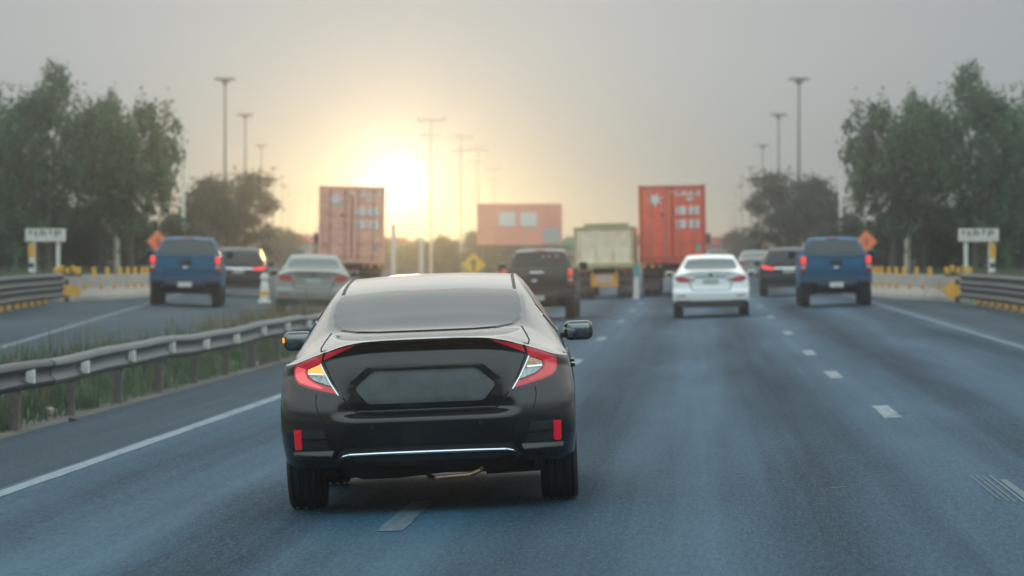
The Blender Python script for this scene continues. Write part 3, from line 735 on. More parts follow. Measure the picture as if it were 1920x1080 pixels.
def build_white_sedan():
    root = empty('sedan_car', (0, 0, 0), label='white four-door sedan with dark lower bumper in the middle lane beside the red container lorry', cat='car', group='white sedans on the two roads')
    on_right(root, 1334, 91)
    P = dict(
        prof=[(.20, .22), (.34, .10), (.42, .02), (.60, .0), (.68, .05), (.78, .07), (.95, .075), (1.02, .06), (1.09, .055)],
        wz=[(.2, .84), (.34, .89), (.55, .915), (.75, .915), (.95, .89), (1.1, .85)],
        zlip=[(0, 1.085), (.4, 1.08), (.6, 1.055), (.78, 1.0), (.92, .96)],
        belt=[(.4, .965), (1.2, .985), (2.6, .98), (3.4, .95), (4.2, .88), (4.8, .76)],
        st=[(0, 1.085, .5, 1.08), (.25, 1.10, .58, 1.095), (.60, 1.125, .64, 1.12), (.95, 1.22, .655, 1.20), (1.45, 1.405, .57, 1.385), (1.8, 1.468, .55, 1.445), (2.3, 1.50, .55, 1.478), (2.8, 1.49, .55, 1.465), (3.2, 1.42, .57, 1.39), (3.6, 1.24, .62, 1.22), (4.0, 1.05, .68, 1.03), (4.4, .97, .66, .95), (4.82, .78, .4, .77)],
        L=4.82, R=.42, n=2.6, lip=.04, lipw=.03, wedge=.90, zb=.40, zb_c=.36, sill=.24, wheels=(1.02, 3.84), arch=.37, wr=.33)
    S = Shell(P); S.build('body', M['white_paint'], root, nr=44, ns=40, nf=10, nv=40, nx=10, nst=60)
    w = [(0, .66), (.4, .68), (.58, .76), (.64, .90), (.61, 1.12), (.545, 1.42), (.3, 1.44), (0, 1.445)]; w += [(-a, b) for a, b in w[-2:0:-1]]
    patch('rear_window', w, S.top, .005, .012, M['glass_teal'], root, .08)
    for sg in (1, -1):
        mk = (lambda q: q) if sg > 0 else mirx
        t = patch('tail_light', mk([(.37, .915), (.55, .945), (.74, .985), (.845, .96), (.835, .905), (.76, .845), (.55, .84), (.40, .865)]), S.rear, .006, .02, M['tail_dim'], root, .05)
        patch('reversing_light', mk([(.39, .90), (.52, .925), (.52, .875), (.40, .875)]), S.rear, .010, .01, M['clear_lens'], t, .05)
        patch('reflector', mk([(.60, .50), (.80, .505), (.80, .535), (.60, .53)]), S.rear, .005, .01, M['tail_dim'], root, .06)
        g = patch('side_window', [(1.5, .25), (2.2, .12), (3.1, .14), (3.6, .6), (3.2, .74), (1.75, .72)], lambda a, b, sg=sg: S.side(sg, a, b), .004, .01, M['glass'], root, .12, flip=sg > 0)
        mi = MB().box((sg * 1.0, 3.02, 1.02), (.2, .1, .13), bev=.04).build('door_mirror', M['white_paint'], root, True)
        MB().box((sg * 1.0, 2.965, 1.02), (.15, .008, .09)).build('mirror_glass', M['glass'], mi)
        for y in (1.02, 3.84): wheel(root, sg * .79, y, .325, .22, sg)
        patch('panel_gap', mk(ribbon([(.50, .85), (.47, .72), (.44, .655)], .02)), S.rear, .003, .008, M['gap'], root, .05)
    patch('boot_garnish', [(-.37, .955), (-.37, .985), (.37, .985), (.37, .955)], S.rear, .012, .02, M['chrome'], root, .06)
    patch('number_plate', [(-.18, .80), (.18, .80), (.18, .91), (-.18, .91)], S.rear, .010, .01, M['plate_dim'], root, .06)
    patch('panel_gap', ribbon([(-.44, .655), (0, .652), (.44, .655)], .02), S.rear, .003, .008, M['gap'], root, .05)
    patch('emblem', [(.05 * math.cos(k * .524), 1.015 + .035 * math.sin(k * .524)) for k in range(12)], S.rear, .01, .01, M['chrome'], root, .1)
    MB().prism([(-.84, .415), (.84, .415), (.80, .30), (.6, .25), (-.6, .25), (-.80, .30)], .06, .35).build('lower_bumper', M['black_trim'], root)
    MB().box((0, 2.4, .34), (1.3, 4.2, .2)).build('underbody', M['underbody'], root)
    MB().cyl((.42, .07, .28), (.42, .3, .28), .035, n=12).build('exhaust_pipe', M['steel'], root, True)
    return root
M['silver_hazed'] = simple('haze_dulled_silver_paint', (.26, .255, .23), .5)  # left sedan's white greyed to imitate haze; the far sedan shares it
M['glass_teal'] = simple('green_tinted_glass', (.030, .062, .065), .10, spec=.3)
WHITE = build_white_sedan()
c = copy_tree(WHITE); c['label'] = 'pale sedan on the left road washed out by the low sun'; on_left(c, 1334, 93)
for ch in c.children:
    if ch.data.materials[0] == M['white_paint']: ch.data = ch.data.copy(); ch.data.materials[0] = M['silver_hazed']
c2 = copy_tree(WHITE); c2['label'] = 'far light sedan to the right of the white sedan, nearly hidden by the dark SUV'; c2['group'] = 'white sedans on the two roads'; on_right(c2, 1418, 178)
for ch in c2.children:
    if ch.name.startswith('body'): ch.data = ch.data.copy(); ch.data.materials[0] = M['silver_hazed']

def build_suv():
    root = empty('sport_utility', (0, 0, 0), label='dark SUV with lit tail lamps half behind the right blue pickup', cat='suv', group='dark SUVs beside the blue pickups')
    on_right(root, 1480, 126)
    P = dict(
        prof=[(.25, .20), (.42, .05), (.50, .0), (.64, .0), (.70, .06), (.85, .07), (1.0, .10), (1.12, .13)],
        wz=[(.25, .85), (.42, .90), (.60, .925), (.85, .92), (1.0, .90), (1.12, .87)],
        zlip=[(0, 1.06), (.5, 1.055), (.75, 1.035), (.93, 1.0)],
        belt=[(.4, 1.0), (1.2, 1.02), (2.6, 1.0), (3.4, .98), (4.0, .92), (4.5, .82)],
        st=[(0, 1.06, .70, 1.05), (.10, 1.14, .72, 1.12), (.35, 1.36, .66, 1.33), (.55, 1.50, .63, 1.47), (.9, 1.56, .61, 1.535), (1.8, 1.60, .61, 1.575), (2.5, 1.58, .61, 1.55), (2.95, 1.50, .62, 1.47), (3.3, 1.30, .66, 1.27), (3.6, 1.10, .7, 1.08), (4.1, 1.02, .7, 1.0), (4.52, .86, .4, .85)],
        L=4.52, R=.36, n=2.8, lip=.0, wedge=.93, zb=.42, zb_c=.40, sill=.28, wheels=(.95, 3.6), arch=.40, wr=.36)
    S = Shell(P); S.build('body', M['dark_paint'], root, nr=36, ns=36, nf=10, nv=34, nx=10, nst=60)
    w = [(0, .16), (.5, .165), (.64, .20), (.60, .42), (.55, .50), (0, .51)]; w += [(-a, b) for a, b in w[-2:0:-1]]
    patch('rear_window', w, S.top, .006, .012, M['glass'], root, .06)
    for sg in (1, -1):
        mk = (lambda q: q) if sg > 0 else mirx
        patch('tail_light', mk([(.46, .86), (.70, .87), (.86, .90), (.885, 1.0), (.80, 1.0), (.60, .96), (.46, .93)]), S.rear, .008, .02, M['brake_lit'], root, .06)
        patch('side_window', [(.8, .2), (1.6, .12), (2.6, .12), (3.2, .6), (2.9, .74), (.9, .70)], lambda a, b, sg=sg: S.side(sg, a, b), .004, .01, M['glass'], root, .12, flip=sg > 0)
        MB().box((sg * 1.0, 2.75, 1.06), (.2, .1, .15), bev=.04).build('door_mirror', M['dark_paint'], root, True)
        for y in (.95, 3.6): wheel(root, sg * .80, y, .355, .235, sg)
    patch('tailgate_trim', [(-.46, .89), (-.46, .935), (.46, .935), (.46, .89)], S.rear, .012, .02, M['chrome'], root, .08)
    patch('number_plate', [(-.19, .76), (.19, .76), (.19, .875), (-.19, .875)], S.rear, .012, .01, M['plate_dim'], root, .08)
    MB().prism([(-.85, .43), (.85, .43), (.78, .30), (-.78, .30)], .05, .35).build('lower_bumper', M['black_trim'], root)
    MB().box((0, 2.2, .38), (1.3, 3.9, .2)).build('underbody', M['underbody'], root)
    return root
SUV = build_suv()
c = copy_tree(SUV); c['label'] = 'dark SUV with lit tail lamp just right of the left blue pickup'; on_left(c, 1474, 124)

def arch_poly(y0, y1, zlo, ztop, yw, ra, zc):
    """side panel outline in (y,z) with a wheel arch"""
    p = [(y0, ztop[0])]; p += [(y0, zlo)]
    x0 = yw - math.sqrt(max(ra * ra - (zlo - zc) ** 2, 0)); x1 = 2 * yw - x0
    a0 = math.atan2(zlo - zc, x0 - yw); a1 = math.atan2(zlo - zc, x1 - yw)
    if a0 < 0: a0 += 2 * math.pi
    p += [(yw + ra * math.cos(a0 + (a1 - a0) * k / 12), zc + ra * math.sin(a0 + (a1 - a0) * k / 12)) for k in range(13)]
    p += [(y1, zlo), (y1, ztop[1])]
    return p
def build_pickup(label, paint, glass, lamp, H=1.80, lettering=True, hw=.93, plate='plate', group=None):
    root = empty('pickup_truck', (0, 0, 0), label=label, cat='pickup truck', group=group)
    k = H / 1.80; zt = 1.31 * k; zf = .62
    m = MB()
    for sg in (1, -1):
        bp = arch_poly(.06, 1.72, zf, (zt, zt), 1.12, .46, .40)
        m.prism(bp, sg * (hw - .10), sg * hw, 'X')
        cp = arch_poly(1.78, 5.25, .50, (zt + .0, .98 * k), 4.25, .46, .40)
        cp = cp[:-1] + [(5.25, .92 * k), (4.9, 1.02 * k), (3.75, 1.14 * k), (3.55, zt)]
        m.prism(cp, sg * (hw - .12), sg * (hw - .005), 'X')
        m.box((sg * (hw + .012), 1.12, .80), (.05, .98, .06), bev=.02)
    m.box((0, 4.4, 1.02 * k), (2 * hw - .26, 1.7, .10), bev=.03); m.box((0, 5.22, .78), (2 * hw - .1, .12, .42), bev=.04)
    m.box((0, 2.7, .62), (2 * hw - .26, 1.9, .3)); m.box((0, 1.74, (zt + zf) / 2), (2 * hw - .2, .06, zt - zf)); m.box((0, .9, zf + .03), (2 * hw - .2, 1.6, .06))
    m.build('body', M[paint], root, True)
    # cab: tapered, rounded
    cb = MB(); st = [(1.80, zt - .02, hw - .075), (1.86, zt + .12, hw - .10), (2.02, H - .10, hw - .245), (2.12, H - .03, hw - .28), (2.6, H, hw - .28), (3.15, H - .03, hw - .28), (3.7, zt + .1, hw - .14), (3.95, 1.16 * k, hw - .10)]
    V = []
    for y, z, w in st:
        V.append([cb.bm.verts.new((x * w, y, z - (.025 if abs(x) > .9 else 0))) for x in (-1, -.93, -.5, 0, .5, .93, 1)])
    base = [[cb.bm.verts.new((sx * (hw - .07), y, zt - .03)) for sx in (-1, 1)] for y, z, w in st]
    for i in range(len(st) - 1):
        for j in range(6): cb.bm.faces.new((V[i][j], V[i][j + 1], V[i + 1][j + 1], V[i + 1][j]))
        for e, j in ((0, 0), (1, 6)):
            if i < len(st) - 2: cb.bm.faces.new((V[i][j], V[i + 1][j], base[i + 1][e], base[i][e]))
    cab = cb.build('cab', M[paint], root, True, rad(50))
    # rear window lies on the sloping back of the cab
    def cabback(a, b):
        t = clamp((b - (zt + .12)) / (H - .10 - zt - .12), -.3, 1.2); return Vector((a, 1.86 + .16 * t, b))
    gw = [(-(hw - .17), zt + .02), (hw - .17, zt + .02), (hw - .20, zt + .15), (hw - .295, H - .115), (hw - .36, H - .085), (-(hw - .36), H - .085), (-(hw - .295), H - .115), (-(hw - .20), zt + .15)]
    patch('rear_window', gw, cabback, .012, .02, M[glass], cab, .1)
    MB().box((0, 2.06, H - .045), (.30, .06, .035), bev=.01).build('third_brake_light', M['tail_dim'], cab)
    for sg in (1, -1):
        MB().prism([(1.98, zt + .05), (2.12, H - .12), (3.1, H - .12), (3.5, zt + .05)], sg * (hw - .17), sg * (hw - .155), 'X').build('side_window', M['glass'], cab)
        mi = MB().box((sg * (hw + .14), 3.45, zt + .04), (.22, .12, .22), bev=.05).build('door_mirror', M[paint], root, True)
        MB().box((sg * (hw + .14), 3.385, zt + .04), (.17, .008, .17)).build('mirror_glass', M['glass'], mi)
    # tailgate
    tg = MB().box((0, .05, (zt + .80) / 2), (2 * hw - .36, .07, zt - .80), bev=.02).build('tailgate', M[paint], root, True)
    m = MB(); m.box((0, .012, zt - .015), (2 * hw - .40, .05, .05), bev=.015); m.box((0, .018, .835), (2 * hw - .46, .03, .05), bev=.01); m.build('tailgate_rib', M[paint], tg, True)
    MB().box((0, .01, zt - .17), (.34, .03, .12), bev=.01).build('tailgate_handle', M['black_trim'], tg)
    MB().lathe([(-.008, .0), (-.012, .075), (.01, .085)], (0, .002, 0), 'Y', 18).build('emblem', M['chrome'], tg).matrix_local = Matrix.Translation((0, 0, zt - .285)) @ Matrix.Diagonal((1.2, 1, .55, 1))
    if lettering:
        t = text_obj('lettering', 'RANGER', .125, M['letter_dark'], tg, .004, sx=1.0)
        t.rotation_euler = (math.pi / 2, 0, 0); t.location = (0, .006, .905)
        # wide letter spacing across the gate
        xs_ = [v.co.x for v in t.data.vertices]; w_ = max(xs_) - min(xs_); 
        for v in t.data.vertices: v.co.x *= 1.22 / w_
    for sg in (1, -1):
        tl = MB().box((sg * (hw - .085), .055, zt - .22), (.15, .10, .42), bev=.03).build('tail_light', M['tail_dim'], root, True)
        MB().box((sg * (hw - .085), .0, zt - .11), (.125, .02, .18), bev=.008).build('brake_lamp', M[lamp], tl)
        MB().box((sg * (hw - .085), .0, zt - .29), (.125, .02, .08), bev=.008).build('reversing_light', M['clear_lens'], tl)
        for y in (1.12, 4.25): wheel(root, sg * (hw - .125), y, .385, .27, sg)
    bm_ = MB(); bm_.box((0, -.05, .68), (2 * hw - .1, .24, .16), bev=.04); bm_.box((0, -.10, .60), (1.0, .20, .14), bev=.03)
    bp_ = bm_.build('rear_bumper', M['blue_dark' if 'blue' in paint else 'black_trim'], root, True)
    MB().box((0, -.205, .575), (.36, .01, .13)).build('number_plate', M[plate], bp_)
    ub = MB(); ub.box((0, 1.12, .40), (1.3, .14, .14)); ub.box((0, 2.6, .48), (1.0, 4.6, .16)); ub.box((.3, .7, .45), (.5, .5, .2), bev=.05); ub.cyl((-.45, .5, .45), (-.45, 1.4, .45), .08)
    ub.build('chassis', M['underbody'], root)
    return root
M['letter_dark'] = simple('dark_letter_paint', (.02, .03, .05), .5)
BLUE = build_pickup('blue double-cab pickup in the right lane next to the concrete barrier', 'blue_paint', 'glass_dusty', 'brake_lit', 1.82, group='blue pickups on the two roads')
on_right(BLUE, 1569, 100)
c = copy_tree(BLUE); c['label'] = 'blue double-cab pickup on the left road beyond the guard rail'; on_left(c, 1574, 100)
BLK = build_pickup('dark brown-black pickup just ahead on the right of the black sedan', 'brownblack', 'glass', 'brake_dull', 1.80, lettering=False, hw=.91, plate='plate_dim') if M.setdefault('brake_dull', simple('orange_red_lamp', (.55, .10, .06), .3, emit=(1, .14, .08), estr=.35)) else None
on_right(BLK, 1009, 96)
tg = [o for o in BLK.children if o.name.startswith('tailgate')][0]
for o in tg.children:
    if o.name.startswith('emblem'): o.location.x = -.08
MB().box((-.02, .0, 1.20), (.36, .03, .075), bev=.012).build('chrome_handle', M['chrome'], tg, True)
cabk = [o for o in BLK.children if o.name.startswith('cab')][0]
for x in (-.02, .12, .30, .36): MB().box((x + .1, 1.915, 1.615), (.07, .006, .035)).build('window_sticker', M['pink_plate'], cabk)

def lorry_wheels(root, pairs, r=.50, xo=.98):
    for y in pairs:
        for sg in (1, -1):
            wheel(root, sg * xo, y, r, .28, sg, rim='muffler'); wheel(root, sg * (xo - .33), y, r, .28, sg, rim='muffler')
def lorry_cab(root, y, paint, w=1.22, zt=2.75):
    m = MB(); m.prism([(y, .75), (y, zt - .1), (y + .15, zt), (y + 1.5, zt - .05), (y + 1.85, 1.9), (y + 1.95, .75)], -w + .04, w - .04, 'X')
    c = m.build('cab', M[paint], root)
    MB().prism([(y + 1.545, zt - .14), (y + 1.82, 1.98), (y + 1.86, 1.95), (y + 1.60, zt - .12)], -w + .15, w - .15, 'X').build('windscreen', M['glass'], c)
    for sg in (1, -1):
        MB().box((sg * (w + .12), y + 1.6, 2.1), (.16, .10, .42), bev=.03).build('door_mirror', M['black_trim'], c)
def build_container_lorry():
    root = empty('container_lorry', (0, 0, 0), label='red shipping container lorry with white patches on its doors, left of the white sedan', cat='lorry', group='red container lorries on the two roads')
    on_right(root, 1263, 140)
    w, z0, z1, L = 1.22, 1.18, 4.02, 12.0
    fr = MB()
    for sg in (1, -1):
        fr.box((sg * (w - .06), .08, (z0 + z1) / 2), (.12, .16, z1 - z0)); fr.box((sg * (w - .05), L / 2, z1 - .05), (.1, L - .3, .1)); fr.box((sg * (w - .05), L / 2, z0 + .07), (.1, L - .3, .14))
        fr.box((sg * (w - .06), L - .08, (z0 + z1) / 2), (.12, .16, z1 - z0))
        for y in (.08, L - .08):
            for z in (z0 + .06, z1 - .05): fr.box((sg * (w - .085), y, z), (.18, .19, .12))
    fr.box((0, .08, z1 - .07), (2 * w - .26, .14, .13)); fr.box((0, .08, z0 + .09), (2 * w - .26, .14, .17)); fr.box((0, L - .06, (z0 + z1) / 2), (2 * w - .26, .05, z1 - z0 - .2)); fr.box((0, L / 2, z1 - .02), (2 * w - .22, L - .3, .03))
    body = fr.build('container_frame', M['red_frame'], root)
    wl_ = MB()                                                        # corrugated side walls
    for sg in (1, -1):
        n = 42; pts = []
        for i in range(n):
            y = .18 + (L - .36) * i / n; s = (L - .36) / n
            pts += [(y, 0), (y + s * .3, 0), (y + s * .5, .036), (y + s * .8, .036)]
        A = [wl_.bm.verts.new((sg * (w - .05 + o * 1.0 - .02), y, z0 + .13)) for y, o in pts]; B = [wl_.bm.verts.new((sg * (w - .05 + o - .02), y, z1 - .09)) for y, o in pts]
        for i in range(len(pts) - 1): wl_.bm.faces.new((A[i], A[i + 1], B[i + 1], B[i]))
    wl_.build('side_wall', M['red_steel'], root)
    for sg in (-1, 1):
        d = MB(); d.box((sg * .555, .05, (z0 + z1) / 2 + .03), (1.06, .05, z1 - z0 - .32), bev=.008)
        for zz in np.linspace(z0 + .42, z1 - .42, 5): d.box((sg * .555, .022, zz), (.98, .025, .34), bev=.01, seg=1)
        do = d.build('door', M['red_steel'], root)
        for x in (.24, .80):
            r = MB(); r.cyl((sg * x, -.03, z0 + .10), (sg * x, -.03, z1 - .08), .022, n=8)
            for zz in (z0 + .25, (z0 + z1) / 2, z1 - .25): r.box((sg * x, -.012, zz), (.12, .03, .07))
            r.box((sg * (x + .14), -.03, z0 + .68), (.30, .02, .035)); r.build('lock_rod', M['rod'], do)
        if sg > 0:
            for zz in (2.62, 3.12):
                for x in (.32, .80):
                    MB().box((x, .004, zz - .02), (.36, .012, .31), bev=.004, seg=1).build('white_patch', M['print_white'], do)
            m = MB()
            for i, x in enumerate(np.linspace(.18, .98, 7)): m.box((x, .004, 3.72 - .03 * (i % 2)), (.09, .008, .12 if i % 2 else .18))
            m.box((.68, .004, 3.52), (.30, .008, .10)); m.build('door_print', M['print_white'], do)
            MB().box((.93, .0, 1.72), (.16, .012, .2)).build('data_plate', M['plate_dim'], do)
        else:
            star = []
            for i in range(14):
                a = 2 * math.pi * i / 14 + .3; rr = .30 if i % 2 == 0 else .11; star.append((-.62 + rr * 1.15 * math.cos(a), 3.50 + rr * math.sin(a)))
            MB().prism(star, -.006, .004).build('star_print', M['print_white'], do)
            MB().box((-.36, .0, 2.95), (.10, .01, .10)).build('door_sticker', M['blue_dark'], do)
    ch = MB(); ch.box((0, L / 2, z0 - .12), (.9, L, .2)); ch.box((0, .12, z0 - .10), (2.3, .12, .14)); ch.box((0, .2, .72), (2.2, .10, .12))
    for sg in (1, -1): ch.box((sg * .35, .2, .86), (.1, .1, .3))
    ch.build('chassis', M['underbody'], root)
    for i, x in enumerate(np.linspace(-1.05, 1.05, 8)): MB().box((x, .04, z0 - .10), (.12, .03, .10), bev=.01, seg=1).build('marker_lamp', M['marker'], root)
    for z in (.98, .82, .66): MB().box((-.18, .10, z), (.14, .03, .09), bev=.01, seg=1).build('marker_lamp', M['marker'], root)
    for sg in (1, -1): MB().box((sg * .82, .45, .62), (.62, .03, .74)).build('mud_flap', M['flap'], root)
    lorry_wheels(root, (1.2, 2.5, 9.6)); lorry_cab(root, L + .5, 'red_frame'); lorry_wheels(root, (L + 1.7,))
    return root
M['marker'] = simple('orange_marker_lamp', (.72, .30, .07), .4, emit=(1, .45, .12), estr=.12)
M['flap'] = simple('dusty_mud_flap', (.13, .11, .10), .9, var=.2)
RED = build_container_lorry()
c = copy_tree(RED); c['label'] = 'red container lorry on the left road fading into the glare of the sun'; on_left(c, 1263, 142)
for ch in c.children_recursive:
    if ch.type == 'MESH' and ch.data.materials[0] in (M['red_steel'], M['red_frame']): ch.data = ch.data.copy(); ch.data.materials[0] = M['red_glare']

def build_box_lorry():
    root = empty('box_lorry', (0, 0, 0), label='cream box lorry with an orange-edged plate board, between the dark pickup and the red container', cat='lorry')
    on_right(root, 1134, 139)
    w, z0, z1, L = 1.09, 1.22, 2.60, 7.5
    b = MB(); b.box((0, L / 2 + .06, (z0 + z1) / 2), (2 * w, L, z1 - z0), bev=.02); b.build('cargo_box', M['cream'], root)
    f = MB()
    for sg in (1, -1): f.box((sg * (w - .04), .03, (z0 + z1) / 2), (.08, .10, z1 - z0))
    f.box((0, .03, z1 - .04), (2 * w - .17, .10, .08)); f.build('box_frame', M['cream_frame'], root)
    MB().box((.10, .10, z1 + .06), (1.62, .2, .11)).build('top_rail', M['green_rail'], root)
    MB().box((0, .0, z0 - .02), (2 * w + .04, .14, .16)).build('rear_sill', M['cream_frame'], root)
    for k in range(5): MB().box((0, .045, z1 - .16 - .13 * k), (2 * w - .2, .03, .10), bev=.006, seg=1).build('slat', M['cream'], root)
    for x in (-.62, 0, .62): 
        d = MB().box((x, .04, z0 + .32), (.60, .04, .52), bev=.008, seg=1).build('drop_panel', M['cream'], root)
        MB().box((x - .27, .01, z0 + .36), (.03, .03, .36)).build('panel_latch', M['cream_frame'], d)
    bd = MB().box((.0, .10, .76), (.98, .04, .66)).build('plate_board', M['orange'], root)
    MB().box((.0, .072, .80), (.60, .02, .46)).build('number_plate', M['pink_plate'], bd)
    m = MB(); m.box((0, L / 2, z0 - .2), (.8, L, .2)); m.box((0, .16, .98), (2.0, .10, .10)); m.box((0, .2, .55), (1.9, .08, .10)); m.build('chassis', M['underbody'], root)
    for sg in (1, -1):
        MB().box((sg * .78, .12, .98), (.34, .05, .10), bev=.01, seg=1).build('tail_light', M['tail_dim'], root)
        MB().box((sg * .72, .5, .55), (.55, .03, .62)).build('mud_flap', M['flap'], root)
    lorry_wheels(root, (1.3, 2.5), .48, .90); lorry_cab(root, L + .3, 'cream', 1.05, 2.4); lorry_wheels(root, (L + 1.4,), .48, .90)
    return root
build_box_lorry()

# ------------------------------------------------------------------ guard rails, barriers, signs, lamps
WB = [(0, .155), (.035, .145), (.080, .115), (.085, .080), (.035, .035), (.030, 0), (.035, -.035), (.085, -.080), (.080, -.115), (.035, -.145), (0, -.155)]
def rail_mesh(path, up, face, name, mat, parent, h):
    """W-beam carried along a path; face is the sign of the side it bulges to"""
    V, F = [], []; n = len(WB)
    for i, p in enumerate(path):
        q0, q1 = path[max(i - 1, 0)], path[min(i + 1, len(path) - 1)]; d = (q1 - q0); d.z = 0; d.normalize(); s = Vector((d.y, -d.x, 0)) * face
        for off in (0, -.004):
            for o, z in WB: V.append(p + s * (o + off) + Vector((0, 0, h + z)))
    for i in range(len(path) - 1):
        a, b = i * 2 * n, (i + 1) * 2 * n
        for k in range(n - 1):
            F.append((a + k, b + k, b + k + 1, a + k + 1)); F.append((a + n + k, a + n + k + 1, b + n + k + 1, b + n + k))
        F.append((a, a + n, b + n, b)); F.append((a + n - 1, b + n - 1, b + 2 * n - 1, a + 2 * n - 1))
    for e in (0, len(path) - 1):
        a = e * 2 * n
        for k in range(n - 1): F.append((a + k, a + k + 1, a + n + k + 1, a + n + k))
    o = mesh_obj(name, V, F, mat, parent, smooth=True); o.data.set_sharp_from_angle(angle=rad(50)); return o
def guard_near():
    root = empty('guard_rail', R2(-7.2, 40), label='long steel guard rail with rusty posts left of the black sedan', cat='guard rail')
    inv = Matrix.Translation(-Vector(root.location))
    xr = -7.20
    wave = lambda y: .045 * math.sin(y * .41) + .02 * math.sin(y * 1.13)
    def P(y, dx=0): return R2(xr + dx, y) - Vector(root.location)
    for i, (a, b) in enumerate([(30.0, 42.6), (42.3, 54.9), (54.6, 70), (69.7, 86), (85.7, 104), (103.7, 124)]):
        path = [P(y, .012 * (i % 2)) + Vector((wave(y) * .4, 0, wave(y) * .45)) for y in np.arange(a, b + .01, .7)]
        rail_mesh(path, 1, 1, 'rail', M['galv_dark'] if i == 0 else M['galv'], root, .56)
    y = 40.55
    pb = MB().box((0, 0, .30), (.10, .16, .86)).build('post', M['post_rust'], root); rf = None
    k = 0
    while y < 123:
        o = pb if k == 0 else pb.copy()
        if k: COL.objects.link(o)
        o.parent = root; o.location = P(y, -.075); o.rotation_euler = (rng.uniform(-.03, .03), rng.uniform(-.04, .04), rng.uniform(-.1, .1))
        r = MB().prism([(0, .05), (.0, -.05), (.085, -.075), (.085, .075)], -.05, .05, 'Y').build('reflector', M['white_post'], root) if rf is None else rf.copy()
        if rf is None: rf = r
        else: COL.objects.link(r)
        r.parent = root; r.location = P(y, .05) + Vector((.02, -.06, .56 + wave(y) * .45)); r.rotation_euler = (0, 0, .0)
        y += 3.65; k += 1
guard_near()
def both(fn, texts):
    fn(R2, 1, texts[0]); fn(mir, -1, texts[1])
def guard_far(at_, sg, txt):
    o0 = at_(6.9, 70); root = empty('guard_rail', o0, label=txt, cat='guard rail', group='guard rails on the outer verges')
    pts = [at_(6.80 - .25 * sstep(84, 97, y), y) - o0 for y in np.arange(40, 97, 1.0)]
    rail_mesh(pts, 1, -sg, 'rail', M['galv_dark'], root, .62)
    rail_mesh(pts, 1, -sg, 'rail', M['galv_dark'], root, .32)
    pb = MB().box((0, 0, .30), (.12, .12, .95)).build('post', M['post_rust'], root); yr = MB().box((0, 0, 0), (.10, .03, .16), bev=.01, seg=1).build('reflector', M['yellow'], root)
    for k, y in enumerate(np.arange(42, 97, 2.2)):
        a, b = (pb, yr) if k == 0 else (pb.copy(), yr.copy())
        if k: COL.objects.link(a); COL.objects.link(b)
        a.location = at_(6.90, y) - o0; b.location = at_(6.86, y - .09) - o0 + Vector((0, 0, .10))
both(guard_far, ('grey steel guard rail on the right verge under the white board', 'grey steel guard rail on the far left verge under the white board'))
def barrier(at_, sg, txt):
    o0 = at_(6.6, 104); root = empty('concrete_barrier', o0, label=txt, cat='barrier', group='concrete barriers behind the guard rails')
    path = [(6.95, 101), (6.35, 106), (5.9, 111), (5.55, 117), (5.45, 124), (5.5, 140), (5.6, 170), (5.7, 220), (5.7, 300)]
    prof = [(-.28, -.06), (-.26, .12), (-.12, .34), (-.09, .68), (.09, .68), (.12, .34), (.26, .12), (.28, -.06)]
    V, F = [], []
    for i, (x, y) in enumerate(path):
        q0, q1 = path[max(i - 1, 0)], path[min(i + 1, len(path) - 1)]; dx, dy = q1[0] - q0[0], q1[1] - q0[1]; l = math.hypot(dx, dy)
        for a, z in prof: p = at_(x + a * dy / l, y - a * dx / l) - o0; V.append(p + Vector((0, 0, z)))
    n = len(prof)
    for i in range(len(path) - 1):
        for k in range(n - 1):
            q = (i * n + k, (i + 1) * n + k, (i + 1) * n + k + 1, i * n + k + 1); F.append(q if sg > 0 else q[::-1])
    F.append(tuple(range(n))); F.append(tuple(range(len(V) - n, len(V)))[::-1])
    mesh_obj('barrier_wall', V, F, M['concrete'], root, smooth=False)
    pg = MB().box((0, 0, .10), (.12, .05, .22), bev=.02, seg=1).build('reflector_peg', M['yellow'], root); fl = MB().box((0, 0, 0), (.09, .04, .13)).build('side_reflector', M['yellow'], root)
    first = True
    d = 0
    for i in range(len(path) - 4):
        (x0, y0), (x1, y1) = path[i], path[i + 1]; n_ = max(1, int(math.hypot(x1 - x0, y1 - y0) / (1.9 if i < 4 else 3.2)))
        for k in range(n_):
            t = k / n_; x, y = x0 + (x1 - x0) * t, y0 + (y1 - y0) * t
            a, b = (pg, fl) if first else (pg.copy(), fl.copy())
            if not first: COL.objects.link(a); COL.objects.link(b)
            first = False
            a.location = at_(x, y) - o0 + Vector((0, 0, .68)); b.location = at_(x - .21, y - .06) - o0 + Vector((0, 0, .36))
both(barrier, ('pale concrete barrier topped with yellow pegs right of the right blue pickup', 'pale concrete barrier topped with yellow pegs left of the left blue pickup'))
def face_cam(o): o.rotation_euler = (0, 0, math.atan2(-o.location.x, o.location.y) if False else PHI)
def cushion(at_, sg, txt):
    root = empty('hazard_marker', at_(6.65, 99.3), label=txt, cat='hazard marker', group='yellow hazard markers at the barrier ends'); face_cam(root)
    b = MB(); b.box((0, 0, .30), (.10, .10, .6)); b.build('post', M['galv_dark'], root)
    MB().prism([(-.42, .30), (-.10, .62), (-.10, .46), (.36, .40), (.36, .16), (-.10, .16), (-.10, .02)], -.09, -.05).build('arrow_panel', M['yellow'], root)
    for k in range(5):
        MB().box((-.28 + .15 * k, -.02, .82 + .05 * (k % 2)), (.11, .05, .16), bev=.02, seg=1).build('reflector_peg', M['yellow'], root)
    MB().box((.02, 0, .70), (.72, .05, .05)).build('peg_rail', M['galv_dark'], root)
both(cushion, ('yellow arrow hazard marker at the barrier end on the right', 'yellow arrow hazard marker at the barrier end on the left'))
M['mark_grey'] = simple('grey_board_mark', (.16, .16, .14), .7)  # grey marks stand in for leaves overlapping the boards
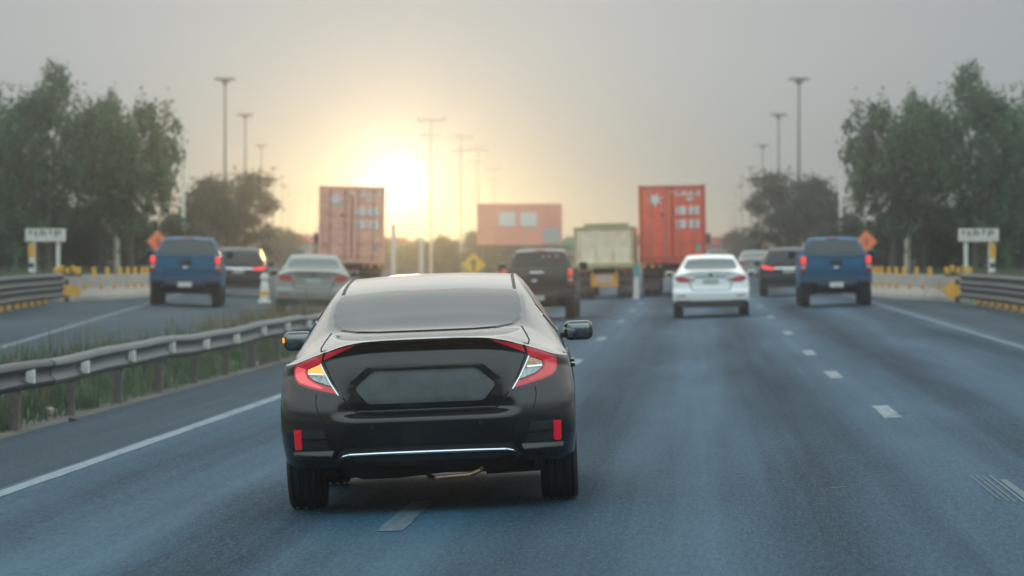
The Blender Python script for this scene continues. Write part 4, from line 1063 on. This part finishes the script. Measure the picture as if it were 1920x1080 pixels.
def board(at_, sg, txt):
    root = empty('sign_board', at_(7.75, 107), label=txt, cat='sign', group='white two-post boards on the verges'); face_cam(root)
    MB().box((0, 0, 1.72), (1.12, .05, .36), bev=.008, seg=1).build('panel', M['board'], root)
    for k in range(7): MB().box((-.42 + .135 * k + .02 * (k % 3), -.028, 1.80 - .03 * (k % 2)), (.07, .006, .10 + .03 * (k % 3))).build('mark', M['mark_grey'], root)
    for x in (-.34, .34): MB().box((x, .07, .70), (.11, .08, 1.72)).build('post', M['white_post'], root)
both(board, ('white board on two posts before the trees at the right edge', 'white board on two posts before the trees at the left edge'))
def guide(at_, sg, txt):
    root = empty('guide_post', at_(7.75 + .12, 103.5), label=txt, cat='guide post', group='striped guide posts by the white boards'); face_cam(root)
    MB().box((0, 0, 1.28), (.17, .03, .40), bev=.01, seg=1).build('yellow_plate', M['yellow'], root)
    for k in range(6): MB().box((0, 0, 1.02 - .13 * k), (.14, .05, .13)).build('band', M['white_post' if k % 2 == 0 else 'galv_dark'], root)
    MB().box((0, .03, .3), (.08, .05, 1.0)).build('post', M['white_post'], root)
both(guide, ('yellow-topped striped guide post under the right white board', 'yellow-topped striped guide post under the left white board'))
def orange_sign(at_, sg, txt):
    root = empty('warning_sign', at_(5.52, 127), label=txt, cat='road sign', group='orange diamond signs beside the pickups'); face_cam(root)
    MB().prism([(0, 1.30), (.36, 1.68), (0, 2.06), (-.36, 1.68)], -.02, .0).build('panel', M['orange_sign'], root)
    MB().box((0, .03, .8), (.06, .04, 1.9)).build('post', M['galv_dark'], root)
    MB().box((0, -.025, 1.66), (.05, .008, .26)).build('symbol', M['tail_dim'], root)
both(orange_sign, ('orange diamond warning sign peeping out behind the right blue pickup', 'orange diamond warning sign peeping out behind the left blue pickup'))
def pole(at_, sg, txt, x, y, h, r, lbl):
    root = empty('concrete_pole', at_(x, y), label=lbl, cat='pole', group='pale concrete poles among the verge trees')
    MB().cyl((0, 0, -.1), (0, 0, h), r, r * .62, 14).build('shaft', M['pale_pole'], root, True)
    m = MB(); m.box((0, 0, h - .25), (.5 * r / .1, .08, .08)); m.cyl((-.15, 0, h - .2), (-.15, 0, h - .06), .04); m.cyl((.15, 0, h - .2), (.15, 0, h - .06), .04); m.build('cap_bracket', M['pale_pole'], root)
for sg, at_, side in ((1, R2, 'right'), (-1, mir, 'left')):
    pole(at_, sg, '', 7.66, 141.5, 5.6, .125, 'thick pale concrete pole among the trees on the %s, its foot above the barrier' % side)
    pole(at_, sg, '', 5.35 + 1.1, 175, 7.0, .10, 'thinner pale pole seen at the road side of the tall trees on the %s' % side)
def lamp_mast():
    root = empty('street_lamp', (0, 0, 0)); H = 12.0
    MB().cyl((0, 0, -.1), (0, 0, H), .13, .065, 12).build('pole', M['lamp_grey'], root, True)
    m = MB(); m.tube([(-.55, 0, H + .06), (-.2, 0, H + .02), (.2, 0, H + .02), (.55, 0, H + .06)], .05); m.build('arm', M['lamp_grey'], root)
    for sg in (1, -1): MB().box((sg * .50, 0, H - .03), (.42, .34, .16), bev=.05, taper=(.6, .7)).build('lamp_head', M['lamp_grey'], root, True)
    MB().lathe([(H - .45, .05), (H - .10, .34), (H - .02, .36), (H - .02, .01)], (0, 0, 0), 'Z', 16).build('lamp_hood', M['lamp_grey'], root, True)
    return root
LM = lamp_mast(); LM['category'] = 'street lamp'; LM['group'] = 'tall street lamps along the verges'
LAMPS = [(1498, 152), (1460, 218), (1430, 275), (1408, 316), (1391, 345), (1379, 366), (1370, 382)]
NTH = ['nearest and tallest', 'second nearest', 'third nearest', 'fourth nearest', 'fifth nearest', 'sixth nearest', 'farthest and shortest']
first = True
for side in ('right', 'left'):
    for (px, pyt), nth in zip(LAMPS, NTH):
        d = (12.1 - CAMZ) * FPX / (470 - pyt); p = at(px, 400, d)
        o = LM if first else copy_tree(LM)
        first = False
        if side == 'right': o.location = (p.x, p.y, z_right(p.x)); o.rotation_euler = (0, 0, PHI)
        else:
            u, v = uv_of(p.x, p.y); X, Y = xy_of(-u, v); o.location = (X, Y, z_right(p.x)); o.rotation_euler = (0, 0, PHI)
        o['label'] = 'tall grey street lamp on the %s, the %s of its row' % (side, nth)

# --- things on and behind the traffic island
def isl_pt(px, d):
    p = at(px, 500, d); u, v = uv_of(p.x, p.y); return Vector((p.x, p.y, ground_z(u, v) + .10))
root = empty('warning_sign', isl_pt(888, 212), label='yellow diamond sign with a black arrow above the black sedan roof', cat='road sign'); face_cam(root)
MB().prism([(0, .42), (.68, 1.06), (0, 1.70), (-.68, 1.06)], -.03, 0).build('panel', M['yellow_sign'], root)
MB().prism([(-.07, .72), (.07, .72), (.07, 1.10), (.20, 1.10), (0, 1.40), (-.20, 1.10), (-.07, 1.10)], -.045, -.031).build('arrow', M['sign_black'], root)
MB().box((0, .04, .3), (.09, .06, 1.6)).build('post', M['galv_dark'], root)
for px, pyt, d, lbl in [(738, 425, 168, 'bright pale post standing straight under the sun glare'), (602, 440, 190, 'pale post in front of the hazy red lorry on the left'), (790, 448, 185, 'short pale post right of the bright one under the sun')]:
    b = isl_pt(px, d); h = at(px, pyt, d).z - b.z
    r = empty('marker_post', b, label=lbl, cat='post', group='pale posts on the island')
    MB().cyl((0, 0, -.1), (0, 0, h), .10, .085, 12).build('shaft', M['white_post'], r, True)
    MB().lathe([(h, .11), (h + .06, .11), (h + .09, .03)], (0, 0, 0), 'Z', 12).build('cap', M['white_post'], r, True)
def power_pole():
    root = empty('power_pole', (0, 0, 0), cat='power pole', group='faint power poles near the sun'); h = 10.6
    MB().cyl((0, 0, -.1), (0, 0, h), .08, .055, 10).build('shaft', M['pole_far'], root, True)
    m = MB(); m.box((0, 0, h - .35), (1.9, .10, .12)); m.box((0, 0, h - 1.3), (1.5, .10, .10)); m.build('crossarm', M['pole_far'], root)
    for x in (-.85, -.3, .3, .85): MB().cyl((x, 0, h - .30), (x, 0, h - .06), .05, .03, 8).build('insulator', M['white_post'], root)
    return root
PPOLE = power_pole()
for k, (px, pyt, lbl) in enumerate([(808, 208, 'faint power pole tallest of the row right of the sun'), (864, 240, 'faint power pole second tallest right of the sun'), (896, 266, 'faint power pole third from the sun above the yellow sign'), (926, 304, 'faint power pole fourth from the sun, left of the red hoarding middle'), (978, 344, 'faint power pole farthest right, behind the red hoarding')]):
    o = PPOLE if k == 0 else copy_tree(PPOLE)
    d = (10.6 - CAMZ) * FPX / (470 - pyt); p = at(px, 470, d); u, v = uv_of(p.x, p.y)
    o.location = (p.x, p.y, ground_z(u, v)); o.rotation_euler = (0, 0, PHI + .3); o['label'] = lbl
# red hoarding beyond the dark pickup
d = 232; p = isl_pt(974, d); root = empty('roadside_hoarding', p, label='big red hoarding with white blocks high behind the dark pickup', cat='hoarding'); root.rotation_euler = (0, 0, PHI)
k = d / FPX
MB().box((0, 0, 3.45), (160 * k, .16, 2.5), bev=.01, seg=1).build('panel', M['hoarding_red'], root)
for x in (-.75, .55): MB().box((x, -.10, 3.75), (1.0, .04, .85)).build('white_block', M['print_white'], root)
MB().box((1.95, -.10, 2.75), (1.0, .05, .95), bev=.01, seg=1).build('grey_panel', M['silver'], root)
for x in (-2.2, 0, 2.2): MB().box((x, .16, 1.8), (.16, .12, 3.8)).build('post', M['lamp_grey'], root)
# slim post with a teal top between the two lorries; white bollard on the left road
p = at(1193, 500, 134); root = empty('marker_post', R2(p.x, p.y), label='slim pale post with a teal top between the cream and red lorries', cat='post'); face_cam(root)
MB().cyl((0, 0, 0), (0, 0, .82), .11, .08, 12).build('shaft', M['white_post'], root, True); MB().cyl((0, 0, .82), (0, 0, 1.22), .12, .11, 12).build('top_band', M['teal'], root, True)
p = at(1424, 500, 112); root = empty('traffic_bollard', mir(p.x, p.y), label='white bollard with a round head beside the left dark SUV', cat='bollard')
MB().lathe([(0, .20), (.05, .20), (.07, .15), (.45, .12), (.62, .09), (.64, .07)], (0, 0, 0), 'Z', 18).build('cone_body', M['white_post'], root, True)
MB().lathe([(.62, .05), (.68, .11), (.78, .12), (.86, .08), (.89, .01)], (0, 0, 0), 'Z', 16).build('round_head', M['white_post'], root, True)
MB().lathe([(.22, .143), (.34, .132)], (0, 0, 0), 'Z', 18).build('band', M['yellow'], root, True)
# low roadside buildings far off
def shed(px, d, w, h, dep, wall, roof, lbl):
    p = at(px, 500, d); u, v = uv_of(p.x, p.y); root = empty('roadside_building', (p.x, p.y, ground_z(u, v) - .05), label=lbl, cat='building', group='low buildings in the haze'); root.rotation_euler = (0, 0, PHI)
    MB().box((0, dep / 2, h / 2), (w, dep, h)).build('wall', M[wall], root)
    MB().prism([(-w / 2 - .3, h), (w / 2 + .3, h), (w / 2 - .6, h + .7), (-w / 2 + .6, h + .7)], -.4, dep + .4).build('roof', M[roof], root)
    n = max(2, int(w / 2.2))
    for i in range(n):
        f = MB().box((-w / 2 + w * (i + .5) / n, -.03, h * .5), (w / n * .6, .08, h * .5)).build('window', M['white_post'], root)
        MB().box((-w / 2 + w * (i + .5) / n, -.08, h * .5), (w / n * .5, .04, h * .42)).build('pane', M['glass'], f)
shed(1375, 330, 5.5, 2.0, 6, 'wall_pale', 'roof_red', 'low red-roofed building far down the right verge')
shed(545, 330, 3.2, 2.2, 6, 'wall_pale', 'roof_red', 'low red-roofed building far down the left verge')
shed(690, 420, 9, 2.6, 8, 'wall_pale', 'roof_red', 'hazy pale building under the sun left of the bright post')
shed(850, 440, 10, 2.4, 8, 'wall_pale', 'green_wall', 'hazy green-roofed building right of the sun')
shed(1068, 300, 1.6, 2.4, 3, 'green_wall', 'green_wall', 'small green kiosk between the dark pickup and cream lorry')
# ------------------------------------------------------------------ vegetation
def leaf_mesh(name, C, S, mat, parent=None, droop=.0, aspect=.45):
    """leaf-sized quads at centres C (n,3), half lengths S (n,)"""
    n = len(C)
    a = rng.normal(size=(n, 3)); a[:, 2] -= droop; a /= np.linalg.norm(a, axis=1)[:, None]
    b = rng.normal(size=(n, 3)); b -= a * (a * b).sum(1)[:, None]; b /= np.linalg.norm(b, axis=1)[:, None]
    a *= S[:, None]; b *= (S * aspect)[:, None]
    V = np.empty((n * 4, 3)); V[0::4] = C - a; V[1::4] = C + b; V[2::4] = C + a; V[3::4] = C - b
    me = bpy.data.meshes.new(name); me.vertices.add(n * 4); me.vertices.foreach_set('co', V.ravel())
    me.loops.add(n * 4); me.loops.foreach_set('vertex_index', np.arange(n * 4, dtype=np.int32))
    me.polygons.add(n); me.polygons.foreach_set('loop_start', np.arange(0, n * 4, 4, dtype=np.int32)); me.polygons.foreach_set('loop_total', np.full(n, 4, dtype=np.int32))
    me.materials.append(mat); me.update(calc_edges=True); me.validate()
    return link(bpy.data.objects.new(name, me), parent)
def crown_pts(h, r, z0, ncl, per, cl, tall=1.3, flat=0.0, seed=0, lobes=7):
    g = np.random.default_rng(seed)
    # a few big lobes, each with clumps, each with leaves
    L_ = []
    for k in range(lobes):
        t = (k + .5) / lobes; ang = k * 2.4 + g.uniform(-.4, .4); zz = z0 + (h - z0) * (.12 + .80 * t)
        env = math.sin(math.pi * min(max((zz - z0) / (h - z0) * .86 + .10, 0), 1)) ** .65
        if flat: env = .45 + .55 * math.sin(math.pi * min((zz - z0) / (h - z0) * .62 + .22, 1))
        rr = r * env * g.uniform(.35, .75); L_.append((rr * math.cos(ang), rr * math.sin(ang), zz, r * env * g.uniform(.36, .55)))
    P = []
    for _ in range(ncl):
        x, y, z, q = L_[g.integers(len(L_))]
        d = g.normal(size=3); d /= np.linalg.norm(d); q2 = q * g.uniform(.25, 1.05) ** .6
        c = np.array((x, y, z)) + d * q2 * np.array((1, 1, tall))
        c[2] = min(max(c[2], z0 * .8), h)
        m = int(per * g.uniform(.4, 1.5)); P.append(c + g.normal(size=(m, 3)) * np.array((cl, cl, cl * tall * 1.15)) * g.uniform(.55, 1.2))
    return np.concatenate(P)
def make_tree(h, r, z0, ncl, per, cl, leaf, size, seed, mat, tall=1.3, droop=.8, flat=0, lobes=9, stems=1):
    root = empty('broadleaf_tree', (0, 0, 0)); g = random.Random(seed)
    m = MB()
    for k in range(stems):
        x0 = (k - (stems - 1) / 2) * .5; top = Vector((x0 * 1.8 + g.uniform(-.3, .3), g.uniform(-.3, .3), h * .78))
        pts = [Vector((x0, 0, -.2)), Vector((x0 + g.uniform(-.12, .12), g.uniform(-.1, .1), h * .25)), Vector((x0 * 1.3 + g.uniform(-.2, .2), g.uniform(-.2, .2), h * .5)), top]
        m.tube(pts, [.15 * h / 8, .12 * h / 8, .08 * h / 8, .02], 8)
        for b in range(7):
            t = g.uniform(.3, .9); base = pts[1].lerp(top, t); a = g.uniform(0, 6.28); l = r * g.uniform(.5, .95) * (1.1 - .5 * t)
            tip = base + Vector((math.cos(a) * l, math.sin(a) * l, l * (.25 if flat else .8))); mid = base.lerp(tip, .5) + Vector((0, 0, .12))
            m.tube([base, mid, tip], [.05, .035, .012], 6)
    m.build('trunk', M['bark'], root, True)
    P = crown_pts(h, r, z0, ncl, per, cl, tall, flat, seed, lobes)
    leaf_mesh('crown', P, np.random.default_rng(seed + 1).uniform(.6, 1.3, len(P)) * size, M[mat], root, droop)
    return root
def put_tree(proto, px, d, label, group, used=set(), scale=1.0, flip=False, rz=0.0, h0=None, ztop=None):
    o = proto if proto.name not in used else copy_tree(proto)
    used.add(proto.name)
    p = at(px, 470, d); u, v = uv_of(p.x, p.y)
    z = ground_z(u, v) - .05
    s = scale if h0 is None else (ztop - z) / h0
    o.location = (p.x, p.y, z); o.rotation_euler = (0, 0, PHI + rz); o.scale = (-s if flip else s, s, s)
    if proto is T_C: o.scale.x *= 1.22
    tag(o, label, 'tree' if 'tree' in o.name else 'shrub', group)
    return o
T_A = make_tree(7.8, 2.3, 1.2, 250, 46, .18, 'leaf', .105, 11, 'leaf', 1.5, 1.0, lobes=13, stems=2)
T_B = make_tree(7.0, 2.0, 1.9, 205, 46, .17, 'leaf', .105, 23, 'leaf', 1.5, 1.0, lobes=12)
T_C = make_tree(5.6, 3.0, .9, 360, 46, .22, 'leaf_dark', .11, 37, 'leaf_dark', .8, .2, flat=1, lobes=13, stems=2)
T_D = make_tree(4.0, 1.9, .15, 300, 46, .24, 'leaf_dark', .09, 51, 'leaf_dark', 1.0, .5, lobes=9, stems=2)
G_T = 'tall trees on the verges'; G_S = 'low dark bushy trees under the tall trees'
zt = lambda py, d: CAMZ + (470 - py) / FPX * d
def mir_px(px): return 1920 - px
PLACE = [  # prototype, px, depth, px of top, crown-top height of the prototype, rotation, words
    (T_A, 1838, 136, 122, 7.8, 0.0, 'tallest willowy tree above the white board'),
    (T_B, 1670, 137, 172, 7.0, 0.6, 'tall feathery tree at the road edge of its clump'),
    (T_B, 1735, 141, 165, 7.0, 2.4, 'tall feathery tree second from the road, behind the thick pale pole'),
    (T_A, 1915, 142, 165, 7.8, 1.9, 'broad willowy tree cut by the picture edge'),
    (T_C, 1502, 196, 322, 5.6, 0.0, 'flat-topped dark tree between the street lamps and the tall trees'),
    (T_D, 1585, 160, 395, 4.0, 0.9, 'dark bushy tree behind the orange diamond sign'),
    (T_D, 1665, 146, 392, 4.0, 0.0, 'dark bushy tree behind the yellow pegs of the barrier'),
    (T_D, 1765, 143, 372, 4.0, 2.0, 'dark bushy tree left of the white board'),
    (T_D, 1845, 141, 368, 4.0, 3.6, 'dark bushy tree right behind the white board'),
    (T_D, 1925, 139, 330, 4.0, 5.1, 'dark bushy tree at the very edge behind the guard rail'),
    (T_C, 1392, 300, 425, 5.6, 1.3, 'small far tree beside the low red-roofed building'),
]
for T, px, d, pyt, h0, rz, words in PLACE:
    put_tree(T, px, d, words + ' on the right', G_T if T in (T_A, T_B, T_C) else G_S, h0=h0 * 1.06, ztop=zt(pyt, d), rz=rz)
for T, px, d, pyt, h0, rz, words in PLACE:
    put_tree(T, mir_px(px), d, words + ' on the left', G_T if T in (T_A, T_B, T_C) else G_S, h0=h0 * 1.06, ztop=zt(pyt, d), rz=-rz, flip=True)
T_E = make_tree(4.2, 2.6, .2, 260, 40, .30, 'leaf_far', .13, 71, 'leaf_far', 1.0, .3, lobes=8, stems=2)
for px, d, pyt, rz, words in [(520, 330, 432, 0, 'hazy olive tree right of the left flat-topped tree'), (600, 360, 440, 1, 'hazy olive tree behind the left red lorry'), (705, 300, 452, 2, 'hazy olive tree left of the bright pale post'), (770, 320, 455, 3, 'hazy olive tree right of the bright pale post'), (832, 280, 448, 4, 'hazy olive tree left of the yellow diamond sign'), (905, 290, 440, 5, 'hazy olive tree behind the yellow diamond sign'), (955, 310, 450, .5, 'hazy olive tree under the red hoarding'), (1020, 330, 448, 1.5, 'hazy olive tree right end of the red hoarding'), (660, 420, 440, 2.5, 'farthest hazy olive tree under the sun')]:
    put_tree(T_E, px, d, words, 'hazy olive trees on the island', h0=4.2, ztop=zt(pyt, d), rz=rz)
# far tree line that reads as one mass
pts = []
g = np.random.default_rng(5)
for _ in range(1500):
    u = g.uniform(-90, 90); v = g.uniform(620, 720); hh = 2.5 + 2.2 * math.sin(u * .13) + 1.2 * math.sin(u * .41 + 1)
    if abs(u - 26) < 12: continue
    x, y = xy_of(u, v); c = np.array((x, y, ground_z(u, v) + g.uniform(.2, max(hh, 1.5))))
    pts.append(c + g.normal(size=(14, 3)) * .55)
pts = np.concatenate(pts)
tag(leaf_mesh('far_woods', pts, np.full(len(pts), .38), M['leaf_far']), kind='stuff')

pts = []                                                              # woods the road comes out of, behind the viewer, mirrored in the black paint
for _ in range(1500):
    x = g.uniform(-75, 75); hh = 11 + 3 * math.sin(x * .21) + 2 * math.sin(x * .6)
    c = np.array((x, -95 + g.uniform(-6, 6), g.uniform(.2, hh))); pts.append(c + g.normal(size=(10, 3)) * .6)
pts = np.concatenate(pts)
tag(leaf_mesh('woods', pts, np.full(len(pts), .42), M['leaf_far']), kind='stuff')

# grass under and behind the near guard rail
def blades(name, roots, heights, width, mat, lean=.28):
    n = len(roots); az = rng.uniform(0, 2 * np.pi, n); ln = np.abs(rng.normal(0, lean, n)); w = rng.uniform(.5, 1.3, n) * width
    d = np.stack([np.cos(az), np.sin(az), np.zeros(n)], 1); s = np.stack([-np.sin(az), np.cos(az), np.zeros(n)], 1)
    H = heights[:, None]; up = np.array([[0, 0, 1.0]])
    p0 = roots - s * w[:, None]; p1 = roots + s * w[:, None]
    mid = roots + up * H * .55 + d * H * ln[:, None] * .3; tip = roots + up * H + d * H * ln[:, None]
    V = np.empty((n * 5, 3)); V[0::5] = p0; V[1::5] = p1; V[2::5] = mid + s * w[:, None] * .7; V[3::5] = mid - s * w[:, None] * .7; V[4::5] = tip
    me = bpy.data.meshes.new(name); me.vertices.add(n * 5); me.vertices.foreach_set('co', V.ravel())
    k = np.arange(n) * 5
    li = np.stack([k, k + 1, k + 2, k + 3, k + 3, k + 2, k + 4], 1).ravel().astype(np.int32)
    me.loops.add(n * 7); me.loops.foreach_set('vertex_index', li)
    ls = np.stack([np.arange(n) * 7, np.arange(n) * 7 + 4], 1).ravel().astype(np.int32); lt = np.tile(np.array([4, 3], dtype=np.int32), n)
    me.polygons.add(n * 2); me.polygons.foreach_set('loop_start', ls); me.polygons.foreach_set('loop_total', lt)
    me.materials.append(mat); me.update(calc_edges=True); me.validate()
    return tag(link(bpy.data.objects.new(name, me)), kind='stuff')
def median_pts(n, y0, y1, x0, x1, clump=.35, per=14):
    R_ = []
    for _ in range(n):
        y = y0 + (y1 - y0) * rng.uniform() ** 1.25; x = rng.uniform(x0, x1)
        q = np.stack([rng.normal(x, clump, per), rng.normal(y, clump * 1.6, per)], 1)
        for a, b in q:
            if a > -7.28: a = -7.28 - abs(a + 7.28) * .5
            u, v = uv_of(a, b); R_.append((a, b, ground_z(u, v) - .06))
    return np.array(R_)
r_ = median_pts(1700, 28, 125, -8.9, -7.35, .16, 15)
blades('verge_grass', r_, rng.uniform(.08, .32, len(r_)) * (.7 + .5 * np.sin(r_[:, 1] * .9) ** 2), .011, M['grass'])
r_ = median_pts(260, 30, 125, -9.0, -7.6, .14, 6)
blades('dry_grass', r_, rng.uniform(.25, .75, len(r_)), .006, M['grass_dry'], .16)
r_ = median_pts(260, 72, 170, -9.4, -8.0, .25, 12)
blades('tall_dry_grass', r_, rng.uniform(.5, 1.15, len(r_)) * np.clip((r_[:, 1] - 60) / 40, .4, 1), .012, M['grass_dry'], .14)
# scrub at the foot of the verge trees and barriers, both sides
R_ = []
for _ in range(900):
    y = rng.uniform(100, 170); x = rng.uniform(6.9, 11)
    for a, b in np.stack([rng.normal(x, .25, 14), rng.normal(y, .4, 14)], 1):
        if a > 6.75:
            if rng.uniform() < .5: p = R2(a, b)
            else: p = mir(a, b)
            R_.append((p.x, p.y, p.z - .06))
R_ = np.array(R_)
blades('verge_scrub', R_, rng.uniform(.25, .95, len(R_)), .016, M['grass'], .35)
# litter by the guard rail
for px, py, lbl, m_, s in [(478, 682, 'small pale piece of litter under the guard rail nearest the black sedan', 'white_post', .06), (135, 790, 'dark clod on the shoulder below the guard rail', 'dirt', .05), (90, 776, 'flat grey slab of rubble in the grass at the lower left', 'concrete', .12)]:
    p = ground_at(px, py); o = MB(); o.box((0, 0, .03), (s * 1.6, s, s * .9), bev=s * .25)
    b = o.build('road_debris', M[m_], None, True); b.location = (p.x, p.y, z_right(p.x) - .01); b.rotation_euler = (.1, .15, .6); tag(b, lbl, 'debris')

# ------------------------------------------------------------------ haze
hz, nt, b_ = new_mat('haze_air')
nt.nodes.remove(b_); pv = nt.nodes.new('ShaderNodeVolumePrincipled')
pv.inputs['Color'].default_value = (.93, .94, .95, 1); pv.inputs['Density'].default_value = HAZE_D; pv.inputs['Anisotropy'].default_value = HAZE_G
nt.links.new(pv.outputs[0], nt.nodes['Material Output'].inputs['Volume'])
hb = MB(); hb.box((0, 1450, 6.1), (3300, 3300, 15.6)); ho = hb.build('haze', hz); tag(ho, kind='stuff')
